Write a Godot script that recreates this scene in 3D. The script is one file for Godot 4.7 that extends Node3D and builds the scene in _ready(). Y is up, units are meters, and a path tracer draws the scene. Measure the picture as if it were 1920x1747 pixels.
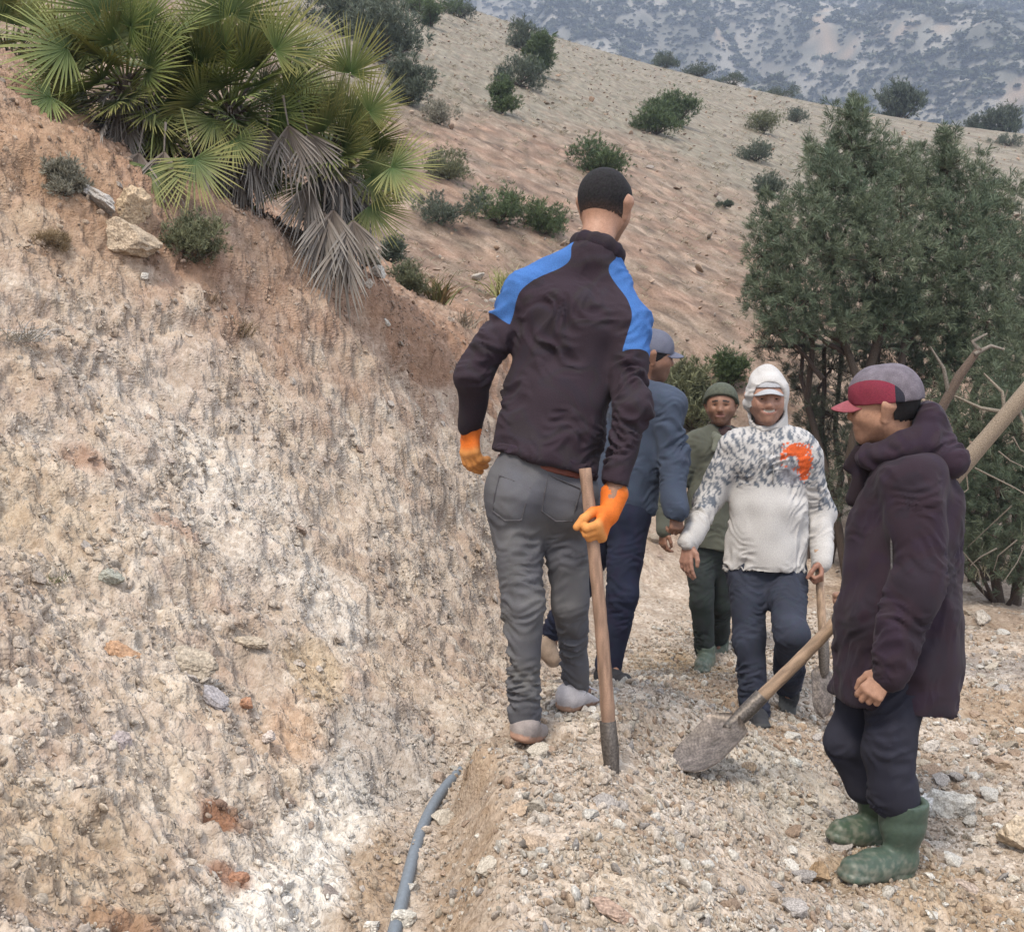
extends Node3D
# Five workers on a freshly cut hillside track: pipe trench, spoil heap, fan palms, junipers, hazy mountain.
# Units are metres, y is up, the camera looks towards -z. «reach» below means the distance -z.

const TABLES := {
	"toe": [[0.0, 2.8, 3.5, 3.8, 4.14, 5.6, 7.0, 9.0, 12.0, 16.0], [-0.32, -0.3, -0.27, -0.2, -0.08, 0.22, 0.62, 1.3, 2.5, 4.4]],
	"base": [[0.0, 4.2, 5.0, 6.0, 8.0, 20.0], [-1.5, -1.5, -1.6, -1.8, -1.92, -1.95]],
	"slope": [[0.0, 2.6, 3.4, 4.0, 4.6, 5.0, 5.5, 6.0, 7.0, 10.0], [0.7, 0.72, 0.77, 0.86, 1.0, 1.16, 1.5, 1.95, 2.15, 1.5]],
	"nat": [[0.0, 4.0, 5.0, 6.0, 7.5, 12.0, 30.0], [-0.2, -0.22, -0.34, -0.12, -0.08, 0.5, 0.5]],
	"natx": [[0.0, 7.0, 14.0, 30.0], [0.6, 0.6, 0.32, 0.32]],
	"crest": [[0.0, 4.05, 4.6, 5.2, 6.0, 8.0, 20.0], [-1.29, -1.29, -1.45, -1.6, -1.8, -1.95, -2.0]],
	"floor": [[0.0, 5.5, 6.5, 9.0, 20.0], [-1.76, -1.78, -1.88, -1.95, -2.0]],
	"hill": [[0.0, 5.0, 8.5, 12.0, 16.0, 60.0, 63.0, 80.0, 110.0], [-9.0, -5.0, -1.9, 0.6, 2.2, 17.0, 17.3, 9.0, -12.0]]}

var rng := RandomNumberGenerator.new()
var n_fine := FastNoiseLite.new()
var n_cell := FastNoiseLite.new()
var n_ridge := FastNoiseLite.new()
var taken := {}
var mats := {}


func _ready() -> void:
	rng.seed = 7
	var cam := Camera3D.new()
	cam.name = "camera"
	cam.fov = 46.0
	cam.near = 0.05
	cam.far = 3000.0
	cam.position = Vector3(0, 1.7, 0)
	cam.rotation_degrees = Vector3(-6.2, 0, 0)
	
	add_child(cam)
	var env := Environment.new()
	env.background_mode = Environment.BG_SKY
	env.sky = Sky.new()
	var sm := ProceduralSkyMaterial.new()
	sm.sky_top_color = Color(0.80, 0.83, 0.88)
	sm.sky_horizon_color = Color(0.86, 0.88, 0.91)
	sm.sky_curve = 0.2
	sm.ground_bottom_color = Color(0.30, 0.26, 0.22)
	sm.ground_horizon_color = Color(0.55, 0.54, 0.54)
	env.sky.sky_material = sm
	env.tonemap_mode = Environment.TONE_MAPPER_LINEAR
	env.tonemap_exposure = 2.9
	env.fog_enabled = true
	env.fog_density = 0.0009
	env.fog_light_color = Color(0.74, 0.79, 0.88)
	env.sdfgi_enabled = true
	env.ssao_enabled = true
	env.ssil_enabled = true
	var we := WorldEnvironment.new()
	we.name = "environment"
	we.environment = env
	add_child(we)
	var sun := DirectionalLight3D.new()
	sun.name = "sun"
	sun.light_energy = 0.5
	sun.light_angular_distance = 14.0
	sun.light_color = Color(1.0, 0.96, 0.90)
	sun.shadow_enabled = true
	sun.rotation_degrees = Vector3(-58, -28, 0)
	add_child(sun)

	n_fine.seed = 3
	n_fine.frequency = 1.0
	n_fine.fractal_octaves = 2
	n_cell.seed = 5
	n_cell.noise_type = FastNoiseLite.TYPE_CELLULAR
	n_cell.frequency = 1.0
	n_cell.cellular_return_type = FastNoiseLite.RETURN_DISTANCE
	n_cell.fractal_type = FastNoiseLite.FRACTAL_NONE
	n_ridge.seed = 11
	n_ridge.frequency = 1.0
	n_ridge.fractal_type = FastNoiseLite.FRACTAL_NONE
	make_materials()
	build_ground()
	build_far()
	build_stones()
	build_plants()
	build_trees()
	build_people()
	build_tools()


# ---------------------------------------------------------------- helpers
func tab(t: float, xs: Array, ys: Array) -> float:
	var n := xs.size()
	if t <= xs[0]:
		return ys[0]
	if t >= xs[n - 1]:
		return ys[n - 1]
	var i := 0
	while t > xs[i + 1]:
		i += 1
	var h: float = xs[i + 1] - xs[i]
	var u: float = (t - xs[i]) / h
	var a: float = (ys[1] - ys[0]) / (xs[1] - xs[0]) if i == 0 else (ys[i + 1] - ys[i - 1]) / (xs[i + 1] - xs[i - 1])
	var b: float = (ys[n - 1] - ys[n - 2]) / (xs[n - 1] - xs[n - 2]) if i + 1 == n - 1 else (ys[i + 2] - ys[i]) / (xs[i + 2] - xs[i])
	a *= h
	b *= h
	return ys[i] * (1 + 2 * u) * (1 - u) * (1 - u) + a * u * (1 - u) * (1 - u) + ys[i + 1] * u * u * (3 - 2 * u) + b * u * u * (u - 1)


func smin(a: float, b: float, k: float) -> float:
	var h := maxf(k - absf(a - b), 0.0) / k
	return minf(a, b) - h * h * k * 0.25


func lin(r: float, g: float, b: float) -> Color:
	return Color(r, g, b)


func numbered(called: String) -> String:
	if not taken.has(called):
		taken[called] = 0
		return called
	taken[called] += 1
	return "%s_%03d" % [called, taken[called]]


func tag(o: Node3D, label: String, category: String, group := "") -> Node3D:
	o.set_meta("label", label)
	o.set_meta("category", category)
	if group:
		o.set_meta("group", group)
	return o


func thing(called: String, label: String, category: String, at := Vector3.ZERO, group := "") -> Node3D:
	var o := Node3D.new()
	o.name = numbered(called)
	o.position = at
	add_child(o)
	return tag(o, label, category, group)


func part(called: String, mesh: Mesh, mat: Material, parent: Node3D, at := Transform3D()) -> MeshInstance3D:
	var o := MeshInstance3D.new()
	o.name = called
	o.mesh = mesh
	o.material_override = mat
	o.transform = at
	parent.add_child(o, true)
	return o


func structure(called: String, mesh: Mesh, mat: Material) -> MeshInstance3D:
	var o := part(numbered(called), mesh, mat, self)
	o.set_meta("kind", "structure")
	return o


func scatter(called: String, mesh: Mesh, mat: Material, parent: Node3D, where: Array, tints: Array) -> MultiMeshInstance3D:
	var mm := MultiMesh.new()
	mm.transform_format = MultiMesh.TRANSFORM_3D
	mm.use_colors = true
	mm.mesh = mesh
	mm.instance_count = where.size()
	for i in where.size():
		mm.set_instance_transform(i, where[i])
		mm.set_instance_color(i, tints[i])
	var o := MultiMeshInstance3D.new()
	o.name = called
	o.multimesh = mm
	o.material_override = mat
	parent.add_child(o, true)
	return o


func array_mesh(v: PackedVector3Array, idx: PackedInt32Array, col := PackedColorArray(), smooth := true) -> ArrayMesh:
	var a := []
	a.resize(Mesh.ARRAY_MAX)
	if smooth:
		var nn := PackedVector3Array()
		nn.resize(v.size())
		for k in range(0, idx.size(), 3):
			var i := idx[k]
			var j := idx[k + 1]
			var l := idx[k + 2]
			var f := (v[l] - v[i]).cross(v[j] - v[i])
			nn[i] += f
			nn[j] += f
			nn[l] += f
		for i in nn.size():
			nn[i] = nn[i].normalized()
		a[Mesh.ARRAY_NORMAL] = nn
	else:
		var v2 := PackedVector3Array()
		var c2 := PackedColorArray()
		var n2 := PackedVector3Array()
		for k in range(0, idx.size(), 3):
			var f := (v[idx[k + 2]] - v[idx[k]]).cross(v[idx[k + 1]] - v[idx[k]]).normalized()
			for m in 3:
				v2.append(v[idx[k + m]])
				n2.append(f)
				if col.size():
					c2.append(col[idx[k + m]])
		v = v2
		col = c2
		idx = PackedInt32Array(range(v.size()))
		a[Mesh.ARRAY_NORMAL] = n2
	a[Mesh.ARRAY_VERTEX] = v
	a[Mesh.ARRAY_INDEX] = idx
	if col.size():
		a[Mesh.ARRAY_COLOR] = col
	var m := ArrayMesh.new()
	m.add_surface_from_arrays(Mesh.PRIMITIVE_TRIANGLES, a)
	return m


# a tube through points with a radius at each; closed at both ends
func tube_into(v: PackedVector3Array, idx: PackedInt32Array, col: PackedColorArray, pts: Array, radii: Array, sides: int, c: Color, rough := 0.0) -> void:
	var ref := Vector3(0.31, 0.2, 0.93)
	var base := v.size()
	for i in pts.size():
		var d: Vector3 = (pts[mini(i + 1, pts.size() - 1)] - pts[maxi(i - 1, 0)]).normalized()
		var s := d.cross(ref).normalized()
		var t := s.cross(d)
		for k in sides:
			var an := TAU * k / sides
			var r: float = radii[i] * (1.0 + (rng.randf_range(-rough, rough) if rough > 0.0 else 0.0))
			v.append(pts[i] + (s * cos(an) + t * sin(an)) * r)
			col.append(c)
	for i in pts.size() - 1:
		for k in sides:
			var a := base + i * sides + k
			var b := base + i * sides + (k + 1) % sides
			idx.append_array([a, a + sides, b, b, a + sides, b + sides])
	for e in [0, pts.size() - 1]:
		var m := v.size()
		v.append(pts[e])
		col.append(c)
		for k in sides:
			var a: int = base + e * sides + k
			var b: int = base + e * sides + (k + 1) % sides
			if e == 0:
				idx.append_array([m, a, b])
			else:
				idx.append_array([m, b, a])


func tube(pts: Array, radii: Array, sides := 8, c := Color.WHITE, rough := 0.0, streak := 0.0) -> ArrayMesh:
	var v := PackedVector3Array()
	var idx := PackedInt32Array()
	var col := PackedColorArray()
	tube_into(v, idx, col, pts, radii, sides, c, rough)
	# grain runs along the wood
	if streak > 0.0:
		for i in col.size():
			col[i] = col[i] * (1.0 + streak * n_ridge.get_noise_2d((i % sides) * 3.7, (i / sides) * 0.35))
	return array_mesh(v, idx, col)


func noise_image(size: int, freq: float, kind: int, lo: Color, hi: Color, octaves := 3, seed_ := 1) -> ImageTexture:
	var n := FastNoiseLite.new()
	n.seed = seed_
	n.noise_type = kind as FastNoiseLite.NoiseType
	n.frequency = freq
	n.fractal_octaves = octaves
	n.cellular_return_type = FastNoiseLite.RETURN_CELL_VALUE
	var g := n.get_seamless_image(size, size)
	var im := Image.create(size, size, false, Image.FORMAT_RGB8)
	for y in size:
		for x in size:
			im.set_pixel(x, y, lo.lerp(hi, g.get_pixel(x, y).r))
	return ImageTexture.create_from_image(im)


func mat(called: String, rough: float, tex: Texture2D = null, scale := 1.0, bump: Texture2D = null, bump_cm := 0.0, bump_scale := 1.0) -> StandardMaterial3D:
	var m := StandardMaterial3D.new()
	m.resource_name = called
	m.vertex_color_use_as_albedo = true
	m.roughness = rough
	m.metallic_specular = 0.35
	m.uv1_triplanar = true
	m.uv1_world_triplanar = true
	m.uv1_scale = Vector3.ONE * scale
	if tex:
		m.albedo_texture = tex
	if bump:
		m.heightmap_enabled = true
		m.heightmap_texture = bump
		m.heightmap_scale = bump_cm
	mats[called] = m
	return m


func make_materials() -> void:
	var speck := noise_image(512, 0.06, FastNoiseLite.TYPE_CELLULAR, Color(0.70, 0.66, 0.62), Color(1, 1, 1), 2, 4)
	var grain := noise_image(256, 0.05, FastNoiseLite.TYPE_SIMPLEX, Color(0.55, 0.55, 0.55), Color(1, 1, 1), 4, 9)
	var weave := noise_image(256, 0.12, FastNoiseLite.TYPE_SIMPLEX, Color(0.78, 0.78, 0.80), Color(1, 1, 1), 3, 2)
	var crumb := noise_image(512, 0.075, FastNoiseLite.TYPE_SIMPLEX, Color(0.1, 0.1, 0.1), Color(1, 1, 1), 4, 13)
	mat("soil", 0.95, speck, 1.6, crumb, 1.1)
	mat("far_soil", 0.95, noise_image(512, 0.03, FastNoiseLite.TYPE_SIMPLEX, Color(0.62, 0.6, 0.58), Color(1, 1, 1), 5, 8), 0.12)
	mat("rock", 0.9, grain, 6.0, grain, 0.5)
	mat("stone", 0.9, grain, 9.0)
	var lf := mat("leaf", 0.6)
	lf.cull_mode = BaseMaterial3D.CULL_DISABLED
	lf.backlight_enabled = true
	lf.backlight = Color(0.3, 0.32, 0.2)
	mat("bark", 0.9, grain, 8.0, grain, 0.6)
	var sk := mat("skin", 0.55, noise_image(128, 0.1, FastNoiseLite.TYPE_SIMPLEX, Color(0.86, 0.84, 0.83), Color(1, 1, 1), 3, 6), 12.0)
	sk.metallic_specular = 0.4
	var cl := mat("cloth", 0.92, weave, 7.0, weave, 0.12)
	cl.rim_enabled = true
	cl.rim = 0.06
	cl.rim_tint = 0.6
	mat("denim", 0.9, weave, 9.0, weave, 0.12)
	mat("fleece", 0.95, weave, 5.0, weave, 0.2)
	var even := noise_image(128, 0.09, FastNoiseLite.TYPE_SIMPLEX, Color(0.88, 0.88, 0.88), Color(1, 1, 1), 3, 15)
	mat("rubber", 0.42, even, 5.0)
	mat("leather", 0.7, even, 10.0, even, 0.06)
	mat("wood", 0.65, weave, 6.0, weave, 0.05)
	var st := mat("steel", 0.5, grain, 6.0, grain, 0.05)
	st.metallic = 0.55
	mat("pipe", 0.5, even, 4.0)



# ---------------------------------------------------------------- terrain
var pads: Array = []     # [x, z, y] where a foot or a blade has pressed the ground to its own level


var dents: Array = []    # [x, z, radius, depth]: holes and cracks in the cut


func row_of(reach: float) -> Dictionary:
	var r := {}
	for k in TABLES:
		r[k] = tab(reach, TABLES[k][0], TABLES[k][1])
	return r


func coarse(x: float, r: Dictionary) -> float:
	var u: float = x - r.toe
	var h: float
	if u < 0.0:
		var bank: float = r.base + r.slope * (sqrt(u * u + 0.03) - 0.173)
		h = smin(bank, r.nat - r.natx * x, 0.3)
	else:
		h = r.base + (r.crest - r.base) * smoothstep(0.06, 0.3, u)
		h += (r.floor - h) * clampf((u - 0.58) / 0.92, 0.0, 1.0)
		h -= 0.1 * maxf(0.0, u - 2.8)
	var hx := 0.32 * x - (0.004 * pow(minf(x, 40.0), 2.0) if x > 0.0 else 0.0)
	return -smin(-h, -(r.hill - hx), 0.6) + 1.7


# lumps, ledges, rills and clods, measured outwards from the smooth slope
func lumps(x: float, reach: float, u: float, h: float) -> float:
	var bankness := smoothstep(0.02, -0.25, u)
	# they keep their size on the steep face too: the noise is taken in space, not from above
	var y := h * bankness
	var lump := n_fine.get_noise_3d(x * 1.7, y * 1.7, reach * 1.7) * 0.075 + n_fine.get_noise_3d(x * 5.5 + 40.0, y * 5.5, reach * 5.5) * 0.030
	var out := (1.0 - bankness) * lump * (0.35 if u < 2.0 else 0.6)
	if bankness > 0.0:
		var bend := n_fine.get_noise_3d(x * 2.3 + 11.0, y * 2.3, reach * 2.3) * 1.1
		var rill := 1.0 - absf(n_ridge.get_noise_2d(x * 1.6 + bend, reach * 5.0 - x * 0.9 + bend * 2.0)) * 2.0
		var rough := n_fine.get_noise_3d(x * 13.0 + 30.0, y * 13.0, reach * 13.0)
		var ledge := n_cell.get_noise_3d(x * 6.0 + bend, y * 9.0 + x * 4.0, reach * 7.0 + bend)
		var block := n_cell.get_noise_3d(x * 13.0 + bend * 2.0, y * 13.0, reach * 13.0 + 7.0)
		out += bankness * (lump * 0.85 + rill * 0.016 + rough * 0.012 + ledge * 0.024 + block * 0.015)
	if reach > 8.5:
		out += (n_fine.get_noise_2d(x * 3.4, reach * 5.0) * 0.022 - lump * 0.35) * smoothstep(8.5, 10.5, reach)
	var near := smoothstep(11.0, 6.0, reach)
	if near > 0.0:
		var clod := n_cell.get_noise_3d(x * 22.0, y * 22.0, reach * 22.0)
		var grit := n_ridge.get_noise_3d(x * 55.0, y * 55.0, reach * 55.0)
		out += near * (clod * (0.020 + 0.008 * bankness) + grit * (0.009 + 0.002 * bankness))
	for p in dents:
		var e2: float = (p[0] - x) * (p[0] - x) + (p[1] + reach) * (p[1] + reach)
		if e2 < p[2] * p[2] * 2.0:
			out -= p[3] * exp(-e2 / (p[2] * p[2]) * 2.5)
	return out


func pressed(x: float, reach: float, h: float) -> float:
	for p in pads:
		var d2: float = (p[0] - x) * (p[0] - x) + (p[1] + reach) * (p[1] + reach)
		if d2 < 0.05:
			h = lerpf(h, p[2], smoothstep(0.05, 0.008, d2))
	return h


func relief(x: float, reach: float, r: Dictionary) -> float:
	var u: float = x - r.toe
	var h := coarse(x, r)
	var d := lumps(x, reach, u, h)
	if u < 0.0:
		var g := (coarse(x + 0.02, r) - h) / 0.02
		return h + d * sqrt(1.0 + g * g)
	return pressed(x, reach, h + d)


func ground(x: float, z: float) -> float:
	return relief(x, -z, row_of(-z))


func on_ground(p: Vector3, lift := 0.0) -> Vector3:
	return Vector3(p.x, ground(p.x, p.z) + lift, p.z)


# patches of differently coloured earth: [x, z, half width, half length, colour, strength]
var patches: Array = []


func earth(x: float, reach: float, h: float, r: Dictionary) -> Color:
	var u: float = x - r.toe
	var a := n_fine.get_noise_2d(x * 0.9 + 7.0, reach * 0.9)
	var y := coarse(x, r) if u < 0.0 else 0.0
	var b := n_fine.get_noise_3d(x * 3.7, y * 3.7, reach * 3.7 + 90.0)
	var streak := 0.6 * n_fine.get_noise_2d(x * 2.2 + b, reach * 7.0 - x * 0.9 + b * 2.0) + 0.5 * n_fine.get_noise_3d(x * 9.0, y * 9.0, reach * 9.0)
	var fine := n_ridge.get_noise_3d(x * 31.0, y * 31.0, reach * 31.0)
	var c := Color(0.45, 0.365, 0.295)
	if u < 0.0:
		c = c.lerp(Color(0.53, 0.455, 0.38), clampf(0.5 + a * 1.2, 0, 1))
		c = c.lerp(Color(0.39, 0.285, 0.225), clampf(streak * 1.6 - 0.15, 0, 0.5))
		c = c.lerp(Color(0.49, 0.40, 0.28), clampf(b * 1.5 - 0.3, 0, 0.22))
		c = c.lerp(Color(0.62, 0.57, 0.50), clampf(-streak * 1.5 - 0.15, 0, 0.45))
		# red topsoil along the upper edge of the cut, where the slope turns gentle
		var top: float = (r.nat - r.natx * x) - (r.base + r.slope * (sqrt(u * u + 0.03) - 0.173))
		var red := smoothstep(0.75, 0.1, top + b * 0.3) * smoothstep(2.2, 4.6, reach)
		c = c.lerp(Color(0.30, 0.165, 0.10), clampf(red * (0.75 + a * 0.5), 0, 0.85))
	else:
		c = Color(0.45, 0.375, 0.305).lerp(Color(0.56, 0.49, 0.42), clampf(0.5 + b * 1.3, 0, 1))
		c = c.lerp(Color(0.375, 0.28, 0.195), smoothstep(0.02, 0.12, u) * smoothstep(0.36, 0.2, u) * smoothstep(5.0, 4.2, reach) * clampf(0.6 + b * 1.4, 0.1, 0.85))
		c = c.lerp(Color(0.37, 0.26, 0.17), clampf(a * 1.5 - 0.1, 0, 0.6) * smoothstep(0.3, 0.8, u))
	# the open hillside beyond: pale grey green grass in bands, pink and orange soil between
	var hill := smoothstep(8.0, 12.0, reach)
	if hill > 0.0:
		var big := n_fine.get_noise_2d(x * 0.09 + 3.0, reach * 0.07)
		var hc := Color(0.345, 0.235, 0.175).lerp(Color(0.38, 0.295, 0.23), clampf(0.5 + a, 0, 1))
		var mott := n_fine.get_noise_2d(x * 1.9, reach * 1.1)
		hc = hc * (0.93 + mott * 0.45 * smoothstep(60.0, 20.0, reach))
		var step := n_fine.get_noise_2d(x * 0.8 + 31.0, reach * 4.5 + mott * 1.5)
		hc = hc * (1.0 - 0.42 * clampf(step * 1.8, 0.0, 1.0) * smoothstep(45.0, 25.0, reach))
		var grey := smoothstep(17.0, 26.0, reach + big * 14.0 - absf(x - 4.0) * 0.45)
		hc = hc.lerp(Color(0.275, 0.265, 0.215), clampf(grey * (0.8 + b * 0.6), 0, 0.92))
		hc = hc.lerp(Color(0.43, 0.36, 0.29), clampf(b * 1.4 - 0.35, 0, 0.5))
		c = c.lerp(hc * 0.86, hill)
	for p in patches:
		var q := Vector2((x - p[0]) / p[2], (-reach - p[1]) / p[3]).length() + b * 0.5 + fine * 0.15
		if q < 1.2:
			c = c.lerp(p[4], smoothstep(1.2, 0.6, q) * p[5])
	return c * (1.0 + fine * (0.16 + 0.22 * hill) + b * 0.12)


func sheet(xs: PackedFloat32Array, ds: PackedFloat32Array, sink: float) -> ArrayMesh:
	var v := PackedVector3Array()
	var col := PackedColorArray()
	var idx := PackedInt32Array()
	var w := xs.size()
	v.resize(w * ds.size())
	col.resize(w * ds.size())
	var all_pads := pads
	var all_dents := dents
	for j in ds.size():
		var d := ds[j]
		var r := row_of(d)
		pads = all_pads.filter(func(p): return absf(p[1] + d) < 0.23)
		dents = all_dents.filter(func(p): return absf(p[1] + d) < p[2] * 1.5)
		for i in w:
			var x := xs[i]
			var u: float = x - r.toe
			var h := coarse(x, r)
			var e := lumps(x, d, u, h)
			if u < 0.0:
				var g := (coarse(x + 0.02, r) - h) / 0.02
				var q := 1.0 / sqrt(1.0 + g * g)
				v[j * w + i] = Vector3(x - g * q * e, h + q * e - sink, -d)
			else:
				h = pressed(x, d, h + e)
				v[j * w + i] = Vector3(x, h - sink, -d)
			var c := earth(x, d, h, r)
			c.a = 1.0
			col[j * w + i] = c
	pads = all_pads
	dents = all_dents
	idx.resize((w - 1) * (ds.size() - 1) * 6)
	var k := 0
	for j in ds.size() - 1:
		for i in w - 1:
			var a := j * w + i
			idx[k] = a
			idx[k + 1] = a + w
			idx[k + 2] = a + 1
			idx[k + 3] = a + 1
			idx[k + 4] = a + w
			idx[k + 5] = a + w + 1
			k += 6
	return array_mesh(v, idx, col)


func spaced(from: float, to: float, fine_from: float, fine_to: float, step: float, grow: float) -> PackedFloat32Array:
	var out: Array = []
	var x := fine_from
	while x < fine_to:
		out.append(x)
		x += step
	var s := step
	while x < to:
		out.append(x)
		s *= grow
		x += s
	out.append(to)
	x = fine_from
	s = step
	while true:
		s *= grow
		x -= s
		if x < from:
			break
		out.push_front(x)
	out.push_front(from)
	return PackedFloat32Array(out)


func build_ground() -> void:
	set_marks()
	var ds := PackedFloat32Array()
	var d := 1.3
	while d < 9.0:
		ds.append(d)
		d += maxf(0.0125, 0.0042 * d)
	ds.append(9.0)
	structure("ground", sheet(spaced(-7.0, 9.0, -2.3, 1.9, 0.0135, 1.02), ds, 0.0), mats.soil)
	ds = PackedFloat32Array()
	d = 8.8
	while d < 110.0:
		ds.append(d)
		d += maxf(0.06, 0.009 * d)
	structure("hillside", sheet(spaced(-60.0, 75.0, -7.0, 9.0, 0.11, 1.025), ds, 0.05), mats.soil)
	# ground behind and beside the camera, out to where nothing is seen
	var v := PackedVector3Array()
	var col := PackedColorArray()
	var idx := PackedInt32Array()
	for j in 13:
		for i in 25:
			var x := -60.0 + 5.4 * i
			var z := 60.0 - (61.2 / 12.0) * j
			v.append(Vector3(x, coarse(x, row_of(maxf(-z, 1.3))) - 0.06 - (0.5 if absf(x) < 8.0 and j < 12 else 0.0) * 0.2, z))
			col.append(Color(0.41, 0.33, 0.25))
	for j in 12:
		for i in 24:
			var a := j * 25 + i
			idx.append_array([a, a + 25, a + 1, a + 1, a + 25, a + 26])
	structure("slope", array_mesh(v, idx, col), mats.soil)


func set_marks() -> void:
	# soles press the loose earth level
	for p in [
		Vector3(0.021, 0.428, -3.433), Vector3(0.107, 0.356, -3.656), Vector3(0.062, 0.393, -3.540), Vector3(0.171, 0.438, -3.705), Vector3(0.352, 0.426, -3.905), Vector3(0.259, 0.431, -3.805),
		Vector3(1.276, 0.013, -3.358), Vector3(1.027, 0.048, -3.261), Vector3(1.150, 0.030, -3.309), Vector3(1.273, 0.014, -3.559), Vector3(1.053, 0.070, -3.504), Vector3(1.162, 0.042, -3.532),
		Vector3(1.116, -0.023, -4.923), Vector3(1.105, 0.021, -4.686), Vector3(1.163, -0.202, -6.372), Vector3(1.081, -0.166, -6.134), Vector3(0.426, 0.091, -5.076), Vector3(0.537, 0.163, -4.883),
	]:
		pads.append([p.x, p.z, p.y + 0.004])
	for m in [[Vector3(-1.011, 0.732, -3.757), 0.030, 0.07], [Vector3(-1.087, 0.698, -3.301), 0.035, 0.05], [Vector3(-1.041, 0.669, -3.308), 0.03, 0.06], [Vector3(-0.817, 0.504, -3.320), 0.035, 0.06], [Vector3(-0.768, 0.468, -3.286), 0.03, 0.06], [Vector3(-0.723, 0.435, -3.262), 0.035, 0.05], [Vector3(-0.678, 0.402, -3.239), 0.03, 0.04], [Vector3(-0.854, 0.532, -3.374), 0.025, 0.05],
		[Vector3(-1.582, 1.312, -4.001), 0.05, 0.06], [Vector3(-1.663, 1.199, -3.607), 0.05, 0.05], [Vector3(-1.241, 1.053, -4.074), 0.05, 0.05], [Vector3(-0.777, 0.456, -2.842), 0.045, 0.06], [Vector3(-0.958, 0.572, -2.503), 0.05, 0.06], [Vector3(-0.822, 0.468, -2.230), 0.05, 0.06], [Vector3(-0.680, 0.381, -2.563), 0.03, 0.03], [Vector3(-0.891, 0.533, -2.800), 0.03, 0.04], [Vector3(-0.970, 1.121, -4.957), 0.05, 0.05], [Vector3(-1.032, 1.280, -5.104), 0.05, 0.05]]:
		dents.append([m[0].x, m[0].z, m[1], m[2]])
	var white := Color(0.70, 0.665, 0.61)
	var rust := Color(0.27, 0.12, 0.06)
	var orange := Color(0.43, 0.235, 0.12)
	var tan := Color(0.44, 0.33, 0.20)
	var grey := Color(0.40, 0.38, 0.36)
	for m in [
		[Vector3(-0.531, 0.293, -2.664), 0.17, 0.42, white, 0.95], [Vector3(-0.510, 0.290, -3.146), 0.15, 0.45, white, 0.95], [Vector3(-0.444, 0.283, -3.678), 0.2, 0.4, grey, 0.5], [Vector3(-1.052, 1.025, -4.463), 0.3, 0.5, white, 0.35], [Vector3(-1.387, 1.372, -4.521), 0.35, 0.6, white, 0.25],
		[Vector3(-0.725, 0.682, -4.305), 0.16, 0.35, white, 0.5], [Vector3(-0.785, 0.458, -2.873), 0.06, 0.05, rust, 0.85], [Vector3(-0.691, 0.393, -2.664), 0.05, 0.05, rust, 0.8], [Vector3(-0.826, 0.474, -2.241), 0.1, 0.05, rust, 0.65], [Vector3(-1.557, 1.291, -4.009), 0.07, 0.08, rust, 0.45],
		[Vector3(-1.235, 1.046, -4.053), 0.08, 0.06, rust, 0.5], [Vector3(-0.719, 0.444, -3.495), 0.1, 0.25, orange, 0.4], [Vector3(-0.703, 0.535, -3.917), 0.1, 0.2, tan, 0.6], [Vector3(-1.000, 0.598, -2.375), 0.25, 0.22, tan, 0.35], [Vector3(-1.609, 1.167, -3.644), 0.25, 0.3, tan, 0.35],
		[Vector3(-2.056, 2.413, -5.026), 0.4, 0.5, tan, 0.2], [Vector3(-0.389, 0.227, -2.938), 0.07, 0.35, Color(0.38, 0.28, 0.19), 0.8], [Vector3(1.036, -0.117, -6.110), 0.35, 0.5, Color(0.40, 0.29, 0.17), 0.75],
		[Vector3(2.776, -0.161, -6.256), 0.6, 0.35, Color(0.33, 0.30, 0.28), 0.8], [Vector3(1.039, 0.074, -3.807), 0.4, 0.5, Color(0.50, 0.47, 0.41), 0.6], [Vector3(0.315, 0.409, -2.576), 0.3, 0.3, Color(0.49, 0.42, 0.33), 0.5], [Vector3(1.347, -0.063, -3.339), 0.4, 0.3, Color(0.42, 0.31, 0.20), 0.7], [Vector3(2.418, -0.077, -5.249), 0.5, 0.45, Color(0.40, 0.30, 0.21), 0.6],
	]:
		patches.append([m[0].x, m[0].z, m[1], m[2], m[3], m[4]])



# ---------------------------------------------------------------- mountain across the valley
var n_mount := FastNoiseLite.new()


func mountain_height(x: float, d: float) -> float:
	var f := n_mount.get_noise_2d(x * 0.011, d * 0.006)
	var spur := absf(n_ridge.get_noise_2d(x * 0.013 + d * 0.006, d * 0.003 + 5.0))
	var h := -38.0 + 0.56 * maxf(0.0, d - 130.0) - 0.55 * maxf(0.0, d - 560.0)
	return h + smoothstep(110.0, 220.0, d) * (f * 26.0 - (0.5 - spur) * 34.0 + n_mount.get_noise_2d(x * 0.06, d * 0.06) * 4.0)


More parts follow.
